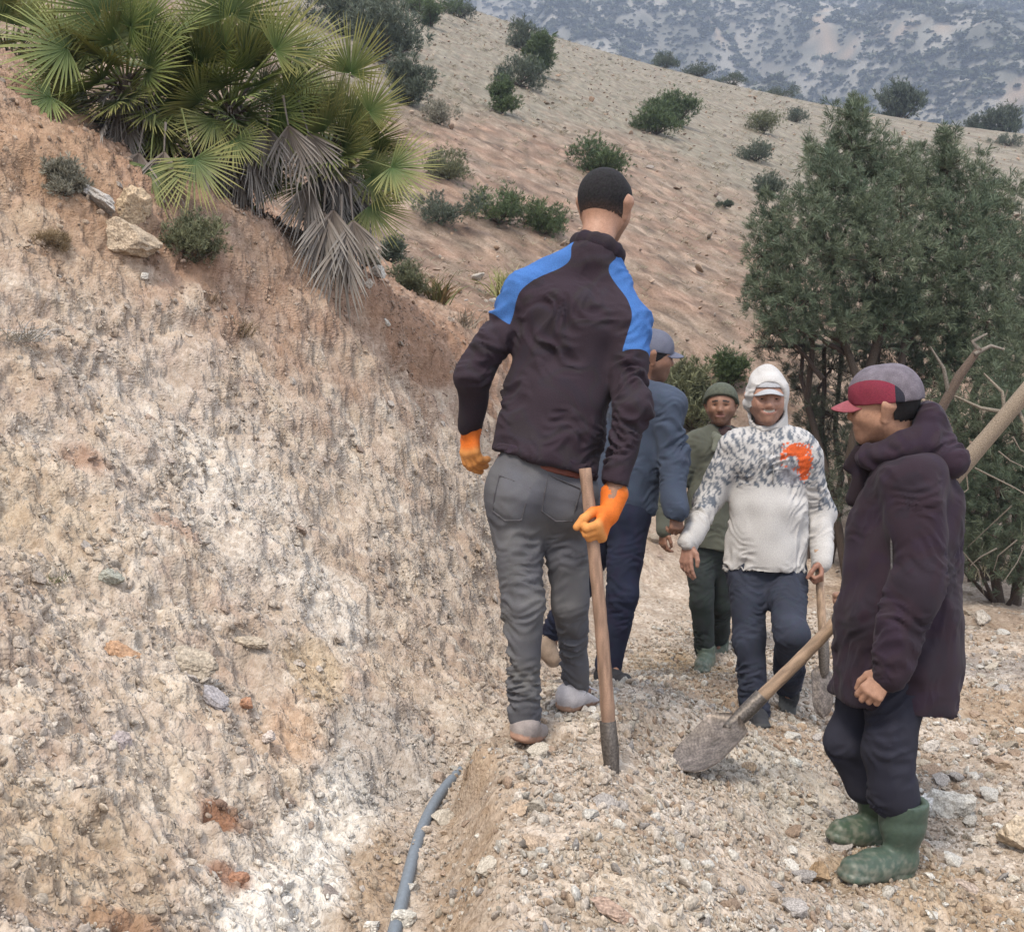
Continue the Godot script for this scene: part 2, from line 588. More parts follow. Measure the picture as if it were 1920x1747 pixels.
func build_far() -> void:
	n_mount.seed = 21
	n_mount.frequency = 1.0
	n_mount.fractal_octaves = 4
	var xs := PackedFloat32Array()
	var x := -420.0
	while x < 560.0:
		xs.append(x)
		x += 4.0 if x > -150.0 and x < 330.0 else 9.0
	var ds := PackedFloat32Array()
	var d := 100.0
	while d < 700.0:
		ds.append(d)
		d += 3.5 if d > 190.0 and d < 500.0 else 8.0
	var v := PackedVector3Array()
	var col := PackedColorArray()
	var idx := PackedInt32Array()
	for j in ds.size():
		for i in xs.size():
			v.append(Vector3(xs[i], mountain_height(xs[i], ds[j]), -ds[j]))
			var b := n_mount.get_noise_2d(xs[i] * 0.05 + 9.0, ds[j] * 0.05)
			var spur := absf(n_ridge.get_noise_2d(xs[i] * 0.013 + ds[j] * 0.006, ds[j] * 0.003 + 5.0))
			var c := Color(0.13, 0.132, 0.11).lerp(Color(0.31, 0.295, 0.265), clampf(0.42 + b * 1.8 + n_mount.get_noise_2d(xs[i] * 0.16, ds[j] * 0.16) * 1.2, 0, 1))
			# bare ochre gullies
			var wash := absf(n_ridge.get_noise_2d(xs[i] * 0.012 + ds[j] * 0.010 + 2.0, ds[j] * 0.0045 - xs[i] * 0.004))
			c = c.lerp(Color(0.36, 0.28, 0.21), smoothstep(0.05, 0.015, wash + b * 0.05) * 0.8)
			col.append(c)
	var w := xs.size()
	for j in ds.size() - 1:
		for i in w - 1:
			var a := j * w + i
			idx.append_array([a, a + w, a + 1, a + 1, a + w, a + w + 1])
	structure("mountain", array_mesh(v, idx, col), mats.far_soil)

	# its scrub and stunted trees, one far mass
	var clump := bush_lump()
	var where := []
	var tints := []
	while where.size() < 80000:
		var cd := rng.randf_range(185.0, 560.0)
		var cx := rng.randf_range(-0.5, 0.9) * cd
		var dens := n_mount.get_noise_2d(cx * 0.022 + 50.0, cd * 0.022)
		var wash := absf(n_ridge.get_noise_2d(cx * 0.012 + cd * 0.010 + 2.0, cd * 0.0045 - cx * 0.004))
		if wash < 0.07 and rng.randf() < 0.85 or rng.randf() > 0.78 + dens * 0.75:
			continue
		var s := rng.randf_range(0.3, 0.7) * (1.0 + 2.0 * pow(rng.randf(), 5.0)) * 1.2
		var b := Basis(Vector3.UP, rng.randf() * TAU).scaled(Vector3(s * 1.15, s * rng.randf_range(0.7, 1.2), s * 1.15))
		where.append(Transform3D(b, Vector3(cx, mountain_height(cx, cd) - 0.2, -cd)))
		var g := rng.randf_range(0.75, 1.25)
		tints.append(Color(0.055, 0.066, 0.040).lerp(Color(0.095, 0.098, 0.06), rng.randf()) * g)
	var m := scatter("mountain_scrub", clump, mats.leaf, self, where, tints)
	tag(m, "dark scrub and stunted trees dotting the hazy blue mountain across the valley", "scrub")
	m.set_meta("kind", "stuff")


# a lump of leaf sprays about 2 m across, for far scrub
func bush_lump() -> ArrayMesh:
	var v := PackedVector3Array()
	var idx := PackedInt32Array()
	var col := PackedColorArray()
	for k in 70:
		var dir := Vector3(rng.randfn(), absf(rng.randfn()) * 0.8 + 0.1, rng.randfn()).normalized()
		var p := dir * rng.randf_range(0.55, 1.05) * Vector3(1, 0.95, 1) + Vector3(0, 0.25, 0)
		var s := dir.cross(Vector3(rng.randfn(), rng.randfn(), rng.randfn())).normalized() * rng.randf_range(0.18, 0.34)
		var t := (dir + Vector3(rng.randfn(), rng.randfn(), rng.randfn()) * 0.5).normalized() * rng.randf_range(0.3, 0.55)
		var b := v.size()
		v.append_array([p - s, p + s, p + t, p - t * 0.7])
		var g := rng.randf_range(0.7, 1.2)
		for q in 4:
			col.append(Color(g, g, g))
		idx.append_array([b, b + 1, b + 2, b, b + 3, b + 1])
	return array_mesh(v, idx, col)



# ---------------------------------------------------------------- stones
func ico(level: int) -> Array:
	var t := (1.0 + sqrt(5.0)) / 2.0
	var v := PackedVector3Array([Vector3(-1, t, 0), Vector3(1, t, 0), Vector3(-1, -t, 0), Vector3(1, -t, 0), Vector3(0, -1, t), Vector3(0, 1, t), Vector3(0, -1, -t), Vector3(0, 1, -t), Vector3(t, 0, -1), Vector3(t, 0, 1), Vector3(-t, 0, -1), Vector3(-t, 0, 1)])
	var f := [0, 5, 11, 0, 1, 5, 0, 7, 1, 0, 10, 7, 0, 11, 10, 1, 9, 5, 5, 4, 11, 11, 2, 10, 10, 6, 7, 7, 8, 1, 3, 4, 9, 3, 2, 4, 3, 6, 2, 3, 8, 6, 3, 9, 8, 4, 5, 9, 2, 11, 4, 6, 10, 2, 8, 7, 6, 9, 1, 8]
	for i in v.size():
		v[i] = v[i].normalized()
	for n in level:
		var cut := {}
		var g := []
		for k in range(0, f.size(), 3):
			var m := []
			for e in 3:
				var a: int = f[k + e]
				var b: int = f[k + (e + 1) % 3]
				var key := mini(a, b) * 100000 + maxi(a, b)
				if not cut.has(key):
					cut[key] = v.size()
					v.append((v[a] + v[b]).normalized())
				m.append(cut[key])
			g.append_array([f[k], m[0], m[2], f[k + 1], m[1], m[0], f[k + 2], m[2], m[1], m[0], m[1], m[2]])
		f = g
	return [v, PackedInt32Array(f)]


# a broken stone: a ball cut by random planes, then roughened
func stone_mesh(level: int, cuts: int, flat := 1.0, rough := 0.04, c := Color.WHITE) -> ArrayMesh:
	var b := ico(level)
	var v: PackedVector3Array = b[0]
	var col := PackedColorArray()
	var planes := []
	for k in cuts:
		planes.append([Vector3(rng.randfn(), rng.randfn(), rng.randfn()).normalized(), rng.randf_range(0.45, 0.85)])
	var off := rng.randf() * 100.0
	for i in v.size():
		var p := v[i]
		for q in planes:
			var over: float = p.dot(q[0]) - q[1]
			if over > 0.0:
				p -= q[0] * over
		p *= 1.0 + n_ridge.get_noise_3d(p.x * 3.0 + off, p.y * 3.0, p.z * 3.0) * rough * 2.0 + rng.randf_range(-rough, rough) * 0.3
		p.y *= flat
		v[i] = p
		var g := 1.0 + n_ridge.get_noise_3d(p.x * 2.0 + off, p.y * 2.0 + 20.0, p.z * 2.0) * 0.25
		col.append(Color(c.r * g, c.g * g, c.b * g))
	return array_mesh(v, b[1], col, level < 2)


func rock(called: String, label: String, at: Vector3, size: Vector3, c: Color, turn: float, tilt := 0.0, sunk := 0.3) -> Node3D:
	var m := stone_mesh(3, 9, 1.0, 0.06, c * 1.25)
	var o := MeshInstance3D.new()
	o.name = numbered(called)
	o.mesh = m
	o.material_override = mats.rock
	add_child(o)
	o.transform = Transform3D(Basis.from_euler(Vector3(tilt * 0.4, turn, tilt)).scaled_local(size), on_ground(at) + Vector3(0, size.y * (1.0 - sunk * 2.0), 0))
	return tag(o, label, "rock")


func build_stones() -> void:
	var pale := [Color(0.50, 0.44, 0.36), Color(0.58, 0.53, 0.46), Color(0.44, 0.37, 0.29), Color(0.40, 0.36, 0.33), Color(0.48, 0.36, 0.26), Color(0.36, 0.26, 0.19), Color(0.62, 0.58, 0.52)]
	# loose gravel on the spoil heap and track, flakes and crumbs on the cut
	var kinds := []
	for k in 4:
		kinds.append(stone_mesh(1, 6, rng.randf_range(0.5, 0.85), 0.06))
	var lists := [[], [], [], []]
	var tints := [[], [], [], []]
	var tries := 0
	var count := 0
	while count < 90000 and tries < 380000:
		tries += 1
		var d := 1.9 + 6.6 * pow(rng.randf(), 1.6)
		var x := rng.randf_range(-0.55, 0.62) * (d + 0.6)
		var r := row_of(d) if tries % 6 == 0 or count == 0 else last_row
		if r != last_row:
			last_row = r
			last_reach = d
		d = last_reach + rng.randf_range(-0.02, 0.02)
		var u: float = x - r.toe
		var dens := 0.35 + n_fine.get_noise_2d(x * 2.2, d * 2.2) * 0.9
		if u > 0.25:
			dens += 0.35
		elif u > 0.0:
			dens -= 0.1
		else:
			dens += 0.12
		dens *= 1.0 - smoothstep(6.4, 8.4, d) * 0.9
		if rng.randf() > dens:
			continue
		var s := 0.0018 + 0.0040 * rng.randf() + 0.018 * pow(rng.randf(), 12.0) + 0.0005 * d
		if u < 0.0:
			s *= 0.85
		var k := rng.randi() % 4
		var b := Basis.from_euler(Vector3(rng.randf() * TAU, rng.randf() * TAU, rng.randf() * TAU)).scaled_local(Vector3(s * rng.randf_range(0.8, 1.4), s * rng.randf_range(0.6, 1.0), s))
		lists[k].append(Transform3D(b, Vector3(x, relief(x, d, r) + s * 0.2, -d)))
		var c: Color = pale[rng.randi() % (5 if u < 0.0 else 7)]
		if u < 0.0 or rng.randf() < 0.5:
			c = c.lerp(earth(x, d, 0.0, r) * 1.2, 0.72)
		tints[k].append(c * rng.randf_range(0.85, 1.22))
		count += 1
	for k in 4:
		var g := scatter(numbered("gravel"), kinds[k], mats.stone, self, lists[k], tints[k])
		g.set_meta("kind", "stuff")
		tag(g, ["loose pale gravel and crumbled rock strewn over bank and track", "angular limestone chips scattered among the gravel of spoil heap", "small flat stone flakes lying loose on the cut slope and track", "rounded grit and pebbles covering the dug earth"][k], "gravel")
	# bigger loose stones lie thickest at the lower right of the track
	var bl := []
	var bt := []
	for k in 760:
		var d := rng.randf_range(2.6, 8.0)
		var x := rng.randf_range(0.25, 0.52) * d if k % 2 else rng.randf_range(-0.5, 0.1) * d
		var s := 0.012 + 0.035 * pow(rng.randf(), 3.0)
		if x < row_of(d).toe:
			s *= 0.7
		var lean := -0.75 if x < row_of(d).toe else 0.0
		bl.append(Transform3D((Basis.from_euler(Vector3(0, 0, lean)) * Basis.from_euler(Vector3(rng.randf_range(-0.4, 0.4), rng.randf() * TAU, rng.randf_range(-0.4, 0.4)))).scaled_local(Vector3(s * rng.randf_range(1.0, 1.5), s * 0.75, s)), Vector3(x, ground(x, -d) + s * 0.25, -d)))
		bt.append((pale[rng.randi() % 7] as Color) * rng.randf_range(0.95, 1.35) if lean == 0.0 else (pale[rng.randi() % 7] as Color).lerp(Color(0.46, 0.36, 0.30), 0.5) * rng.randf_range(0.9, 1.2))
	var bs := scatter(numbered("stones"), stone_mesh(2, 10, 0.9, 0.07), mats.stone, self, bl, bt)
	bs.set_meta("kind", "stuff")
	tag(bs, "fist sized pale stones lying about the track and bank", "stones")
	# stones on the open hillside
	var hl := []
	var ht := []
	for k in 3000:
		var d := 9.0 + 48.0 * pow(rng.randf(), 1.3)
		var x := rng.randf_range(-0.5, 0.58) * d
		var s := 0.006 + 0.014 * rng.randf() + 0.07 * pow(rng.randf(), 16.0) + 0.0007 * d
		hl.append(Transform3D(Basis.from_euler(Vector3(rng.randf() * TAU, rng.randf() * TAU, 0)).scaled_local(Vector3(s * 1.3, s * 0.7, s)), Vector3(x, relief(x, d, row_of(d)), -d)))
		ht.append((pale[rng.randi() % 5] as Color).lerp(Color(0.40, 0.26, 0.18), rng.randf() * 0.8) * rng.randf_range(0.85, 1.3))
	var hs := scatter(numbered("rubble"), stone_mesh(1, 8, 0.7, 0.12), mats.stone, self, hl, ht)
	hs.set_meta("kind", "stuff")
	tag(hs, "small stones littering the red and grey hillside beyond the track", "rubble")

	# stones one can point to
	var tan := Color(0.50, 0.40, 0.29)
	var white := Color(0.66, 0.61, 0.54)
	var grey := Color(0.40, 0.37, 0.35)
	var brown := Color(0.33, 0.22, 0.14)
	rock("rock", "grey slab leaning against the tan boulder below the fan palm", Vector3(-1.894, 2.371, -5.153), Vector3(0.12, 0.045, 0.085), Color(0.47, 0.43, 0.39), 0.3, -0.75, 0.1)
	rock("boulder", "rounded tan boulder on the slope edge below the fan palm", Vector3(-1.782, 2.334, -5.249), Vector3(0.095, 0.095, 0.09), Color(0.56, 0.42, 0.28), 0.9)
	rock("boulder", "long crumbly tan block under the rounded boulder beside grey shrub", Vector3(-1.768, 2.187, -5.123), Vector3(0.15, 0.085, 0.1), Color(0.47, 0.37, 0.27), 0.2, -0.2)
	rock("stone", "small white stone on the slope below the grey green shrub", Vector3(-1.695, 2.082, -5.111), Vector3(0.028, 0.018, 0.02), white, 0.5, 0.4, 0.1)
	rock("stone", "bright white stone at the foot of the hanging dead palm leaves", Vector3(-0.794, 2.073, -6.619), Vector3(0.05, 0.045, 0.045), white, 0.5)
	rock("stone", "cream stone cluster piece left of the white stone by dead palm leaves", Vector3(-0.824, 2.034, -6.353), Vector3(0.04, 0.03, 0.035), Color(0.58, 0.5, 0.42), 1.5)
	rock("stone", "low pale ledge of rock under the tips of hanging palm leaves", Vector3(-0.913, 2.102, -6.240), Vector3(0.11, 0.03, 0.06), Color(0.55, 0.48, 0.37), 0.1, -0.3)
	rock("stone", "slim white stone on the red soil edge left of walking man's shoulder", Vector3(-0.722, 1.848, -6.293), Vector3(0.045, 0.02, 0.02), white, 0.3, -0.7, 0.1)
	rock("stone", "cream stone at the foot of the brown tuft beyond bank edge", Vector3(-0.735, 2.175, -8.652), Vector3(0.06, 0.05, 0.05), Color(0.5, 0.44, 0.38), 0.3)
	rock("rock", "grey stone block lodged in the cut bank above the slanted slab", Vector3(-1.049, 0.686, -3.451), Vector3(0.10, 0.05, 0.065), Color(0.43, 0.36, 0.28), -0.2, -0.1, 0.2)
	rock("rock", "dark grey slanted slab sticking out of the lower cut bank", Vector3(-0.938, 0.597, -3.361), Vector3(0.062, 0.03, 0.04), Color(0.34, 0.31, 0.31), -0.5, -0.55, 0.2)
	rock("rock", "orange sandstone lump in the bank left of grey block", Vector3(-1.196, 0.782, -3.300), Vector3(0.06, 0.035, 0.04), Color(0.47, 0.29, 0.18), 0.2, -0.4, 0.3)
	rock("rock", "grey green stone half buried high in the left bank", Vector3(-1.341, 0.943, -3.599), Vector3(0.045, 0.035, 0.035), Color(0.36, 0.35, 0.29), 0.2)
	rock("rock", "lilac grey pebble block low in the left bank", Vector3(-1.058, 0.648, -2.853), Vector3(0.035, 0.032, 0.03), Color(0.45, 0.38, 0.36), 0.7)
	rock("rock", "small reddish stone beside the crack in the bank", Vector3(-0.869, 0.559, -3.487), Vector3(0.03, 0.024, 0.024), Color(0.44, 0.24, 0.15), 0.7)
	rock("rock", "pale pink stone in the crack under the slanted slab", Vector3(-0.763, 0.467, -3.336), Vector3(0.03, 0.02, 0.024), Color(0.55, 0.46, 0.40), 1.7)
	rock("rock", "orange red stone in the middle of the upper bank", Vector3(-1.293, 1.748, -5.276), Vector3(0.045, 0.025, 0.03), Color(0.46, 0.19, 0.09), 0.4, -0.4)
	rock("rock", "brick coloured stone low in the bank above white chalk", Vector3(-0.699, 0.394, -2.685), Vector3(0.032, 0.024, 0.024), Color(0.36, 0.19, 0.12), 0.4, -0.4)
	rock("rock", "tan block jutting from the bank right of the dark hole", Vector3(-0.933, 0.696, -3.834), Vector3(0.06, 0.02, 0.04), Color(0.46, 0.38, 0.29), 0.1, -0.2, 0.1)
	rock("stone", "white stone lying over the pipe at its near end", Vector3(-0.284, 0.209, -2.735), Vector3(0.036, 0.03, 0.03), Color(0.6, 0.56, 0.49), 0.6, 0.0, 0.1)
	rock("stone", "cream stone left of the pipe's near end", Vector3(-0.364, 0.219, -2.716), Vector3(0.028, 0.02, 0.022), white, 0.2)
	rock("stone", "round tan pebble in the trench left of the pipe", Vector3(-0.335, 0.214, -3.047), Vector3(0.017, 0.015, 0.015), tan, 0.2, 0.0, 0.1)
	rock("boulder", "big pale boulder behind the right man's green boots", Vector3(1.692, -0.063, -4.053), Vector3(0.110, 0.085, 0.09), Color(0.52, 0.48, 0.42), 0.4)
	rock("stone", "white stone touching the top of the near green boot", Vector3(1.595, -0.063, -4.053), Vector3(0.056, 0.050, 0.05), Color(0.66, 0.63, 0.59), 0.4)
	rock("stone", "pale stone right of the big boulder on the track side", Vector3(1.850, -0.063, -4.053), Vector3(0.052, 0.040, 0.042), Color(0.53, 0.46, 0.39), 0.4)
	rock("boulder", "tan boulder with brown underside at the right picture edge", Vector3(1.776, -0.062, -3.711), Vector3(0.078, 0.072, 0.07), Color(0.52, 0.42, 0.31), 0.8)
	rock("clod", "round brown earth clod in front of the green boot toe", Vector3(0.958, 0.074, -3.243), Vector3(0.043, 0.036, 0.04), Color(0.33, 0.225, 0.135), 0.1, 0.0, 0.12)
	rock("stone", "flat whitish stone between big boulder and boot heel below", Vector3(1.518, -0.066, -3.761), Vector3(0.06, 0.022, 0.03), Color(0.55, 0.48, 0.41), 0.1)
	rock("stone", "pale stone on the ground uphill of the big boulder", Vector3(1.850, -0.069, -4.686), Vector3(0.055, 0.03, 0.04), Color(0.52, 0.46, 0.40), 0.1)
	rock("stone", "cream stone in the brown earth right of the boots", Vector3(1.668, -0.062, -3.742), Vector3(0.04, 0.02, 0.03), Color(0.57, 0.49, 0.40), 0.3)
	rock("rock", "flat reddish grey slab in the near right foreground", Vector3(1.433, -0.063, -3.339), Vector3(0.07, 0.016, 0.035), Color(0.41, 0.32, 0.26), -0.3, -0.2)
	rock("rock", "buried brown slab edge in the middle foreground gravel", Vector3(0.230, 0.425, -2.366), Vector3(0.07, 0.018, 0.03), Color(0.38, 0.27, 0.21), -0.6, -0.2)
	rock("stone", "tan stone lying under the shovel blade's right side", Vector3(0.865, 0.174, -3.858), Vector3(0.03, 0.022, 0.025), Color(0.43, 0.32, 0.22), 0.3)
	rock("stone", "grey gravel lump right of the shovel blade", Vector3(1.097, 0.095, -4.111), Vector3(0.04, 0.02, 0.03), Color(0.47, 0.45, 0.4), 0.7)
	rock("stone", "pale boulder on the slope under the junipers", Vector3(3.324, -0.223, -7.567), Vector3(0.09, 0.06, 0.07), Color(0.55, 0.48, 0.4), 0.7)


var last_row := {}
var last_reach := 0.0



# ---------------------------------------------------------------- plants
var sprig_meshes: Array = []


# a spray of narrow leaves about one unit long, growing along +y
func sprig(blades: int, wide: float, spread: float, sub := 0) -> ArrayMesh:
	var v := PackedVector3Array()
	var idx := PackedInt32Array()
	var col := PackedColorArray()
	for k in blades:
		var az := TAU * k / blades + rng.randf() * 1.2
		var out := Vector3(cos(az), 0, sin(az))
		var up := (Vector3.UP + out * spread * rng.randf_range(0.3, 1.3)).normalized()
		var root := Vector3(0, rng.randf_range(-0.15, 0.45), 0) + out * 0.03
		var L := rng.randf_range(0.45, 0.85)
		var s := up.cross(Vector3(rng.randfn(), rng.randfn(), rng.randfn())).normalized() * wide * rng.randf_range(0.7, 1.3)
		var b := v.size()
		var g := rng.randf_range(0.75, 1.2)
		v.append_array([root - s * 0.4, root + s * 0.4, root + up * L * 0.55 - s, root + up * L * 0.55 + s, root + up * L + out * 0.06])
		for q in 5:
			col.append(Color(g, g, g))
		idx.append_array([b, b + 2, b + 1, b + 1, b + 2, b + 3, b + 2, b + 4, b + 3])
		for q in sub:
			var r2 := root + up * L * rng.randf_range(0.3, 0.9)
			var u2 := (up * 0.8 + Vector3(rng.randfn(), rng.randfn(), rng.randfn()) * 0.5).normalized() * L * 0.35
			var c := v.size()
			v.append_array([r2 - s * 0.7, r2 + s * 0.7, r2 + u2])
			for w in 3:
				col.append(Color(g, g, g) * 1.1)
			idx.append_array([c, c + 2, c + 1])
	return array_mesh(v, idx, col)


# foliage through the volume of several lobes, thicker towards their skin
func foliage(parent: Node3D, lobes: Array, per: float, size: float, tint: Color, tint2: Color, mesh: Mesh, called := "foliage", lean := 0.6) -> void:
	var where := []
	var tints := []
	for l in lobes:
		var r: float = l[1]
		var squash: float = l[2] if l.size() > 2 else 0.85
		var shade := rng.randf()
		for k in int(per * r * r) + 12:
			var dir := Vector3(rng.randfn(), rng.randfn() * 0.9 + 0.15, rng.randfn()).normalized()
			var rad := r * pow(rng.randf(), 0.42) * (0.82 + 0.30 * n_fine.get_noise_3dv(dir * 1.7 + l[0] * 3.0))
			var p: Vector3 = l[0] + dir * rad * Vector3(1, squash, 1)
			var y := (dir * (1.0 - lean) + Vector3.UP * lean + Vector3(rng.randfn(), rng.randfn(), rng.randfn()) * 0.35).normalized()
			var x := y.cross(Vector3(rng.randfn(), rng.randfn(), rng.randfn())).normalized()
			var s := size * rng.randf_range(0.65, 1.35)
			if k % 8 == 0:
				# leading shoots stick out of the mass
				p = l[0] + dir * r * rng.randf_range(0.92, 1.12) * Vector3(1, squash, 1)
				s *= 1.25
			where.append(Transform3D(Basis(x, y, x.cross(y)).scaled_local(Vector3(s, s, s)), p))
			tints.append(tint.lerp(tint2, clampf(shade * 0.6 + rng.randf() * 0.5, 0, 1)) * rng.randf_range(0.8, 1.2))
	scatter(called, mesh, mats.leaf, parent, where, tints).set_meta("kind", "stuff")


func twigs(parent: Node3D, root: Vector3, tips: Array, r: float, c: Color, called := "stem") -> void:
	var v := PackedVector3Array()
	var idx := PackedInt32Array()
	var col := PackedColorArray()
	for t: Vector3 in tips:
		var mid := root.lerp(t, 0.5) + Vector3(rng.randfn(), rng.randfn() * 0.5, rng.randfn()) * root.distance_to(t) * 0.08
		tube_into(v, idx, col, [root, mid, t], [r, r * 0.65, r * 0.25], 5, c * rng.randf_range(0.8, 1.2))
	part(called, array_mesh(v, idx, col), mats.bark, parent)


func shrub(label: String, at: Vector3, w: float, h: float, kind: int, called := "shrub", group := "") -> Node3D:
	var o := thing(called, label, "shrub", on_ground(at, -0.03), group)
	var tint: Color = [Color(0.062, 0.092, 0.045), Color(0.105, 0.115, 0.070), Color(0.17, 0.165, 0.125), Color(0.21, 0.15, 0.09), Color(0.062, 0.082, 0.060)][kind]
	var tint2: Color = [Color(0.085, 0.115, 0.045), Color(0.16, 0.165, 0.09), Color(0.26, 0.24, 0.19), Color(0.30, 0.22, 0.13), Color(0.105, 0.120, 0.085)][kind]
	var lobes := []
	var tips := []
	var n := 7 + int(w / h * 3.0)
	for k in n:
		var a := TAU * k / n + rng.randf() * 0.8
		var out := w * 0.5 * rng.randf_range(0.2, 0.85)
		var r := minf(w, h * 1.3) * rng.randf_range(0.14, 0.33)
		var p := Vector3(cos(a) * out, h * rng.randf_range(0.12, 0.72) * (1.15 - out / w), sin(a) * out)
		lobes.append([p, r, 0.85])
		tips.append(p)
	lobes.append([Vector3(rng.randf_range(-0.12, 0.12) * w, h * 0.62, 0), minf(w, h) * 0.34, 0.95])
	lobes.append([Vector3(0, h * 0.22, 0), minf(w, h * 1.4) * 0.36, 0.7])
	twigs(o, Vector3.ZERO, tips, 0.02 * maxf(h, 0.3), Color(0.13, 0.10, 0.075))
	var size := maxf(0.026, 0.095 * h)
	var total := 0.0
	for l in lobes:
		total += l[1] * l[1]
	foliage(o, lobes, 1150.0 / total if total > 0.0 else 0.0, size, tint, tint2, sprig_meshes[0 if kind != 3 else 2])
	return o


func frond_mesh(stalk: float, radius: float, half_deg: float, leaves: int, droop: float, base: Color, tip: Color, fold: float) -> ArrayMesh:
	var v := PackedVector3Array()
	var idx := PackedInt32Array()
	var col := PackedColorArray()
	tube_into(v, idx, col, [Vector3.ZERO, Vector3(0, 0.02 * stalk, stalk * 0.5), Vector3(0, 0, stalk)], [0.012, 0.008, 0.006], 4, base.lerp(tip, 0.4))
	for k in leaves:
		var t := (k + 0.5) / leaves * 2.0 - 1.0
		var a := deg_to_rad(half_deg) * t + rng.randf_range(-0.03, 0.03)
		var d := Vector3(sin(a), fold * absf(t) * 0.5, cos(a)).normalized()
		var L := radius * (1.0 - 0.30 * t * t) * rng.randf_range(0.85, 1.08)
		var side := Vector3(cos(a), 0, -sin(a))
		var b := v.size()
		var yellow := rng.randf_range(0.0, 0.5)
		for s in 4:
			var q: float = [0.02, 0.38, 0.72, 1.0][s]
			var w: float = [0.004, 0.0072, 0.0048, 0.0007][s] * radius / 0.45
			var p := Vector3(0, 0, stalk) + d * L * q + Vector3(0, -droop * q * q * L + 0.012 * sin(k * 2.1) * q, 0)
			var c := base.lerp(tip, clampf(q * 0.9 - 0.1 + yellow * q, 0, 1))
			if s < 3:
				v.append_array([p - side * w, p + Vector3(0, -0.35 * w, 0), p + side * w])
				col.append_array([c, c * 0.8, c])
			else:
				v.append(p)
				col.append(c)
		for s in 2:
			var i := b + s * 3
			idx.append_array([i, i + 3, i + 1, i + 1, i + 3, i + 4, i + 1, i + 4, i + 2, i + 2, i + 4, i + 5])
		idx.append_array([b + 6, b + 9, b + 7, b + 7, b + 9, b + 8])
	return array_mesh(v, idx, col)


var fronds := []
var dead_fronds := []


# dir: where the stalk points; face: which way the upper side of the fan looks
func frond(o: Node3D, root: Vector3, dir: Vector3, face: Vector3, s: float, dead := false) -> void:
	var z := dir.normalized()
	var y := (face - z * face.dot(z)).normalized()
	var x := y.cross(z)
	var set_: Array = dead_fronds if dead else fronds
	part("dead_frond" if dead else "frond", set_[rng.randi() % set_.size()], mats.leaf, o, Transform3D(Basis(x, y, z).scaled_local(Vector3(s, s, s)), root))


func palm(label: String, base: Vector3, crown: Vector3, green: int, dead: int, size: float, bias: Vector3) -> Node3D:
	var o := thing("fan_palm", label, "palm", on_ground(base, -0.05), "dwarf fan palms on the bank")
	var top := crown - o.position
	var pts := [Vector3.ZERO, top * 0.45 + Vector3(0.02, 0, 0.02), top]
	var v := PackedVector3Array()
	var idx := PackedInt32Array()
	var col := PackedColorArray()
	tube_into(v, idx, col, pts, [0.09, 0.085, 0.07], 9, Color(0.06, 0.045, 0.035), 0.25)
	# old leaf bases stand out of the trunk
	for k in 90:
		var t := rng.randf()
		var a := k * 2.399
		var p := top * t
		var out := Vector3(cos(a), rng.randf_range(0.2, 0.9), sin(a)).normalized()
		tube_into(v, idx, col, [p + out * 0.05, p + out * rng.randf_range(0.12, 0.24)], [0.012, 0.004], 4, Color(0.12, 0.085, 0.06) * rng.randf_range(0.5, 1.4))
	part("trunk", array_mesh(v, idx, col), mats.bark, o)
	for k in green:
		var az := k * 2.399 + rng.randf() * 0.5
		var el := lerpf(1.4, -0.65, pow((k + 0.5) / green, 0.85)) + rng.randf_range(-0.15, 0.15)
		var d := (Vector3(cos(az) * cos(el), sin(el), sin(az) * cos(el)) + bias * 0.45).normalized()
		var face := Vector3.UP * 0.6 + Vector3(rng.randfn(), rng.randfn(), rng.randfn()) * 0.5 + Vector3(0, 0.1, 0.75)
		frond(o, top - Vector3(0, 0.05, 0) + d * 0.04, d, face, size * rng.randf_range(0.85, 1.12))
	for k in dead:
		var az := k * 2.399 + rng.randf()
		var el := rng.randf_range(-1.35, -0.75)
		var d := (Vector3(cos(az) * cos(el), sin(el), sin(az) * cos(el)) + Vector3(bias.x, 0, 0.25) * 0.5).normalized()
		var out := Vector3(d.x, 0.15, d.z + 0.1).normalized()
		frond(o, top.lerp(Vector3.ZERO, rng.randf_range(0.05, 0.45)) + out * 0.07, d, out, size * rng.randf_range(0.8, 1.15), true)
	return o


# a tuft of dry blades
func tuft(label: String, at: Vector3, blades: int, h: float, wide: float, c: Color, c2: Color, lean: Vector3, called := "grass_tuft") -> Node3D:
	var o := thing(called, label, "grass", on_ground(at, -0.01))
	var v := PackedVector3Array()
	var idx := PackedInt32Array()
	var col := PackedColorArray()
	for k in blades:
		var root := Vector3(rng.randfn() * wide, 0, rng.randfn() * wide)
		var d := (Vector3(rng.randfn() * 0.45, 1, rng.randfn() * 0.45) + lean).normalized() * h * rng.randf_range(0.6, 1.1)
		var s := d.cross(Vector3(rng.randfn(), rng.randfn(), rng.randfn())).normalized() * h * 0.02
		var bend := Vector3(rng.randfn(), -0.6, rng.randfn()) * h * 0.16 + lean * h * 0.2
		var b := v.size()
		var cc := c.lerp(c2, rng.randf())
		v.append_array([root - s, root + s, root + d * 0.6 - s * 0.7, root + d * 0.6 + s * 0.7, root + d + bend])
		for q in 5:
			col.append(cc)
		idx.append_array([b, b + 2, b + 1, b + 1, b + 2, b + 3, b + 2, b + 4, b + 3])
	part("blades", array_mesh(v, idx, col), mats.leaf, o)
	return o


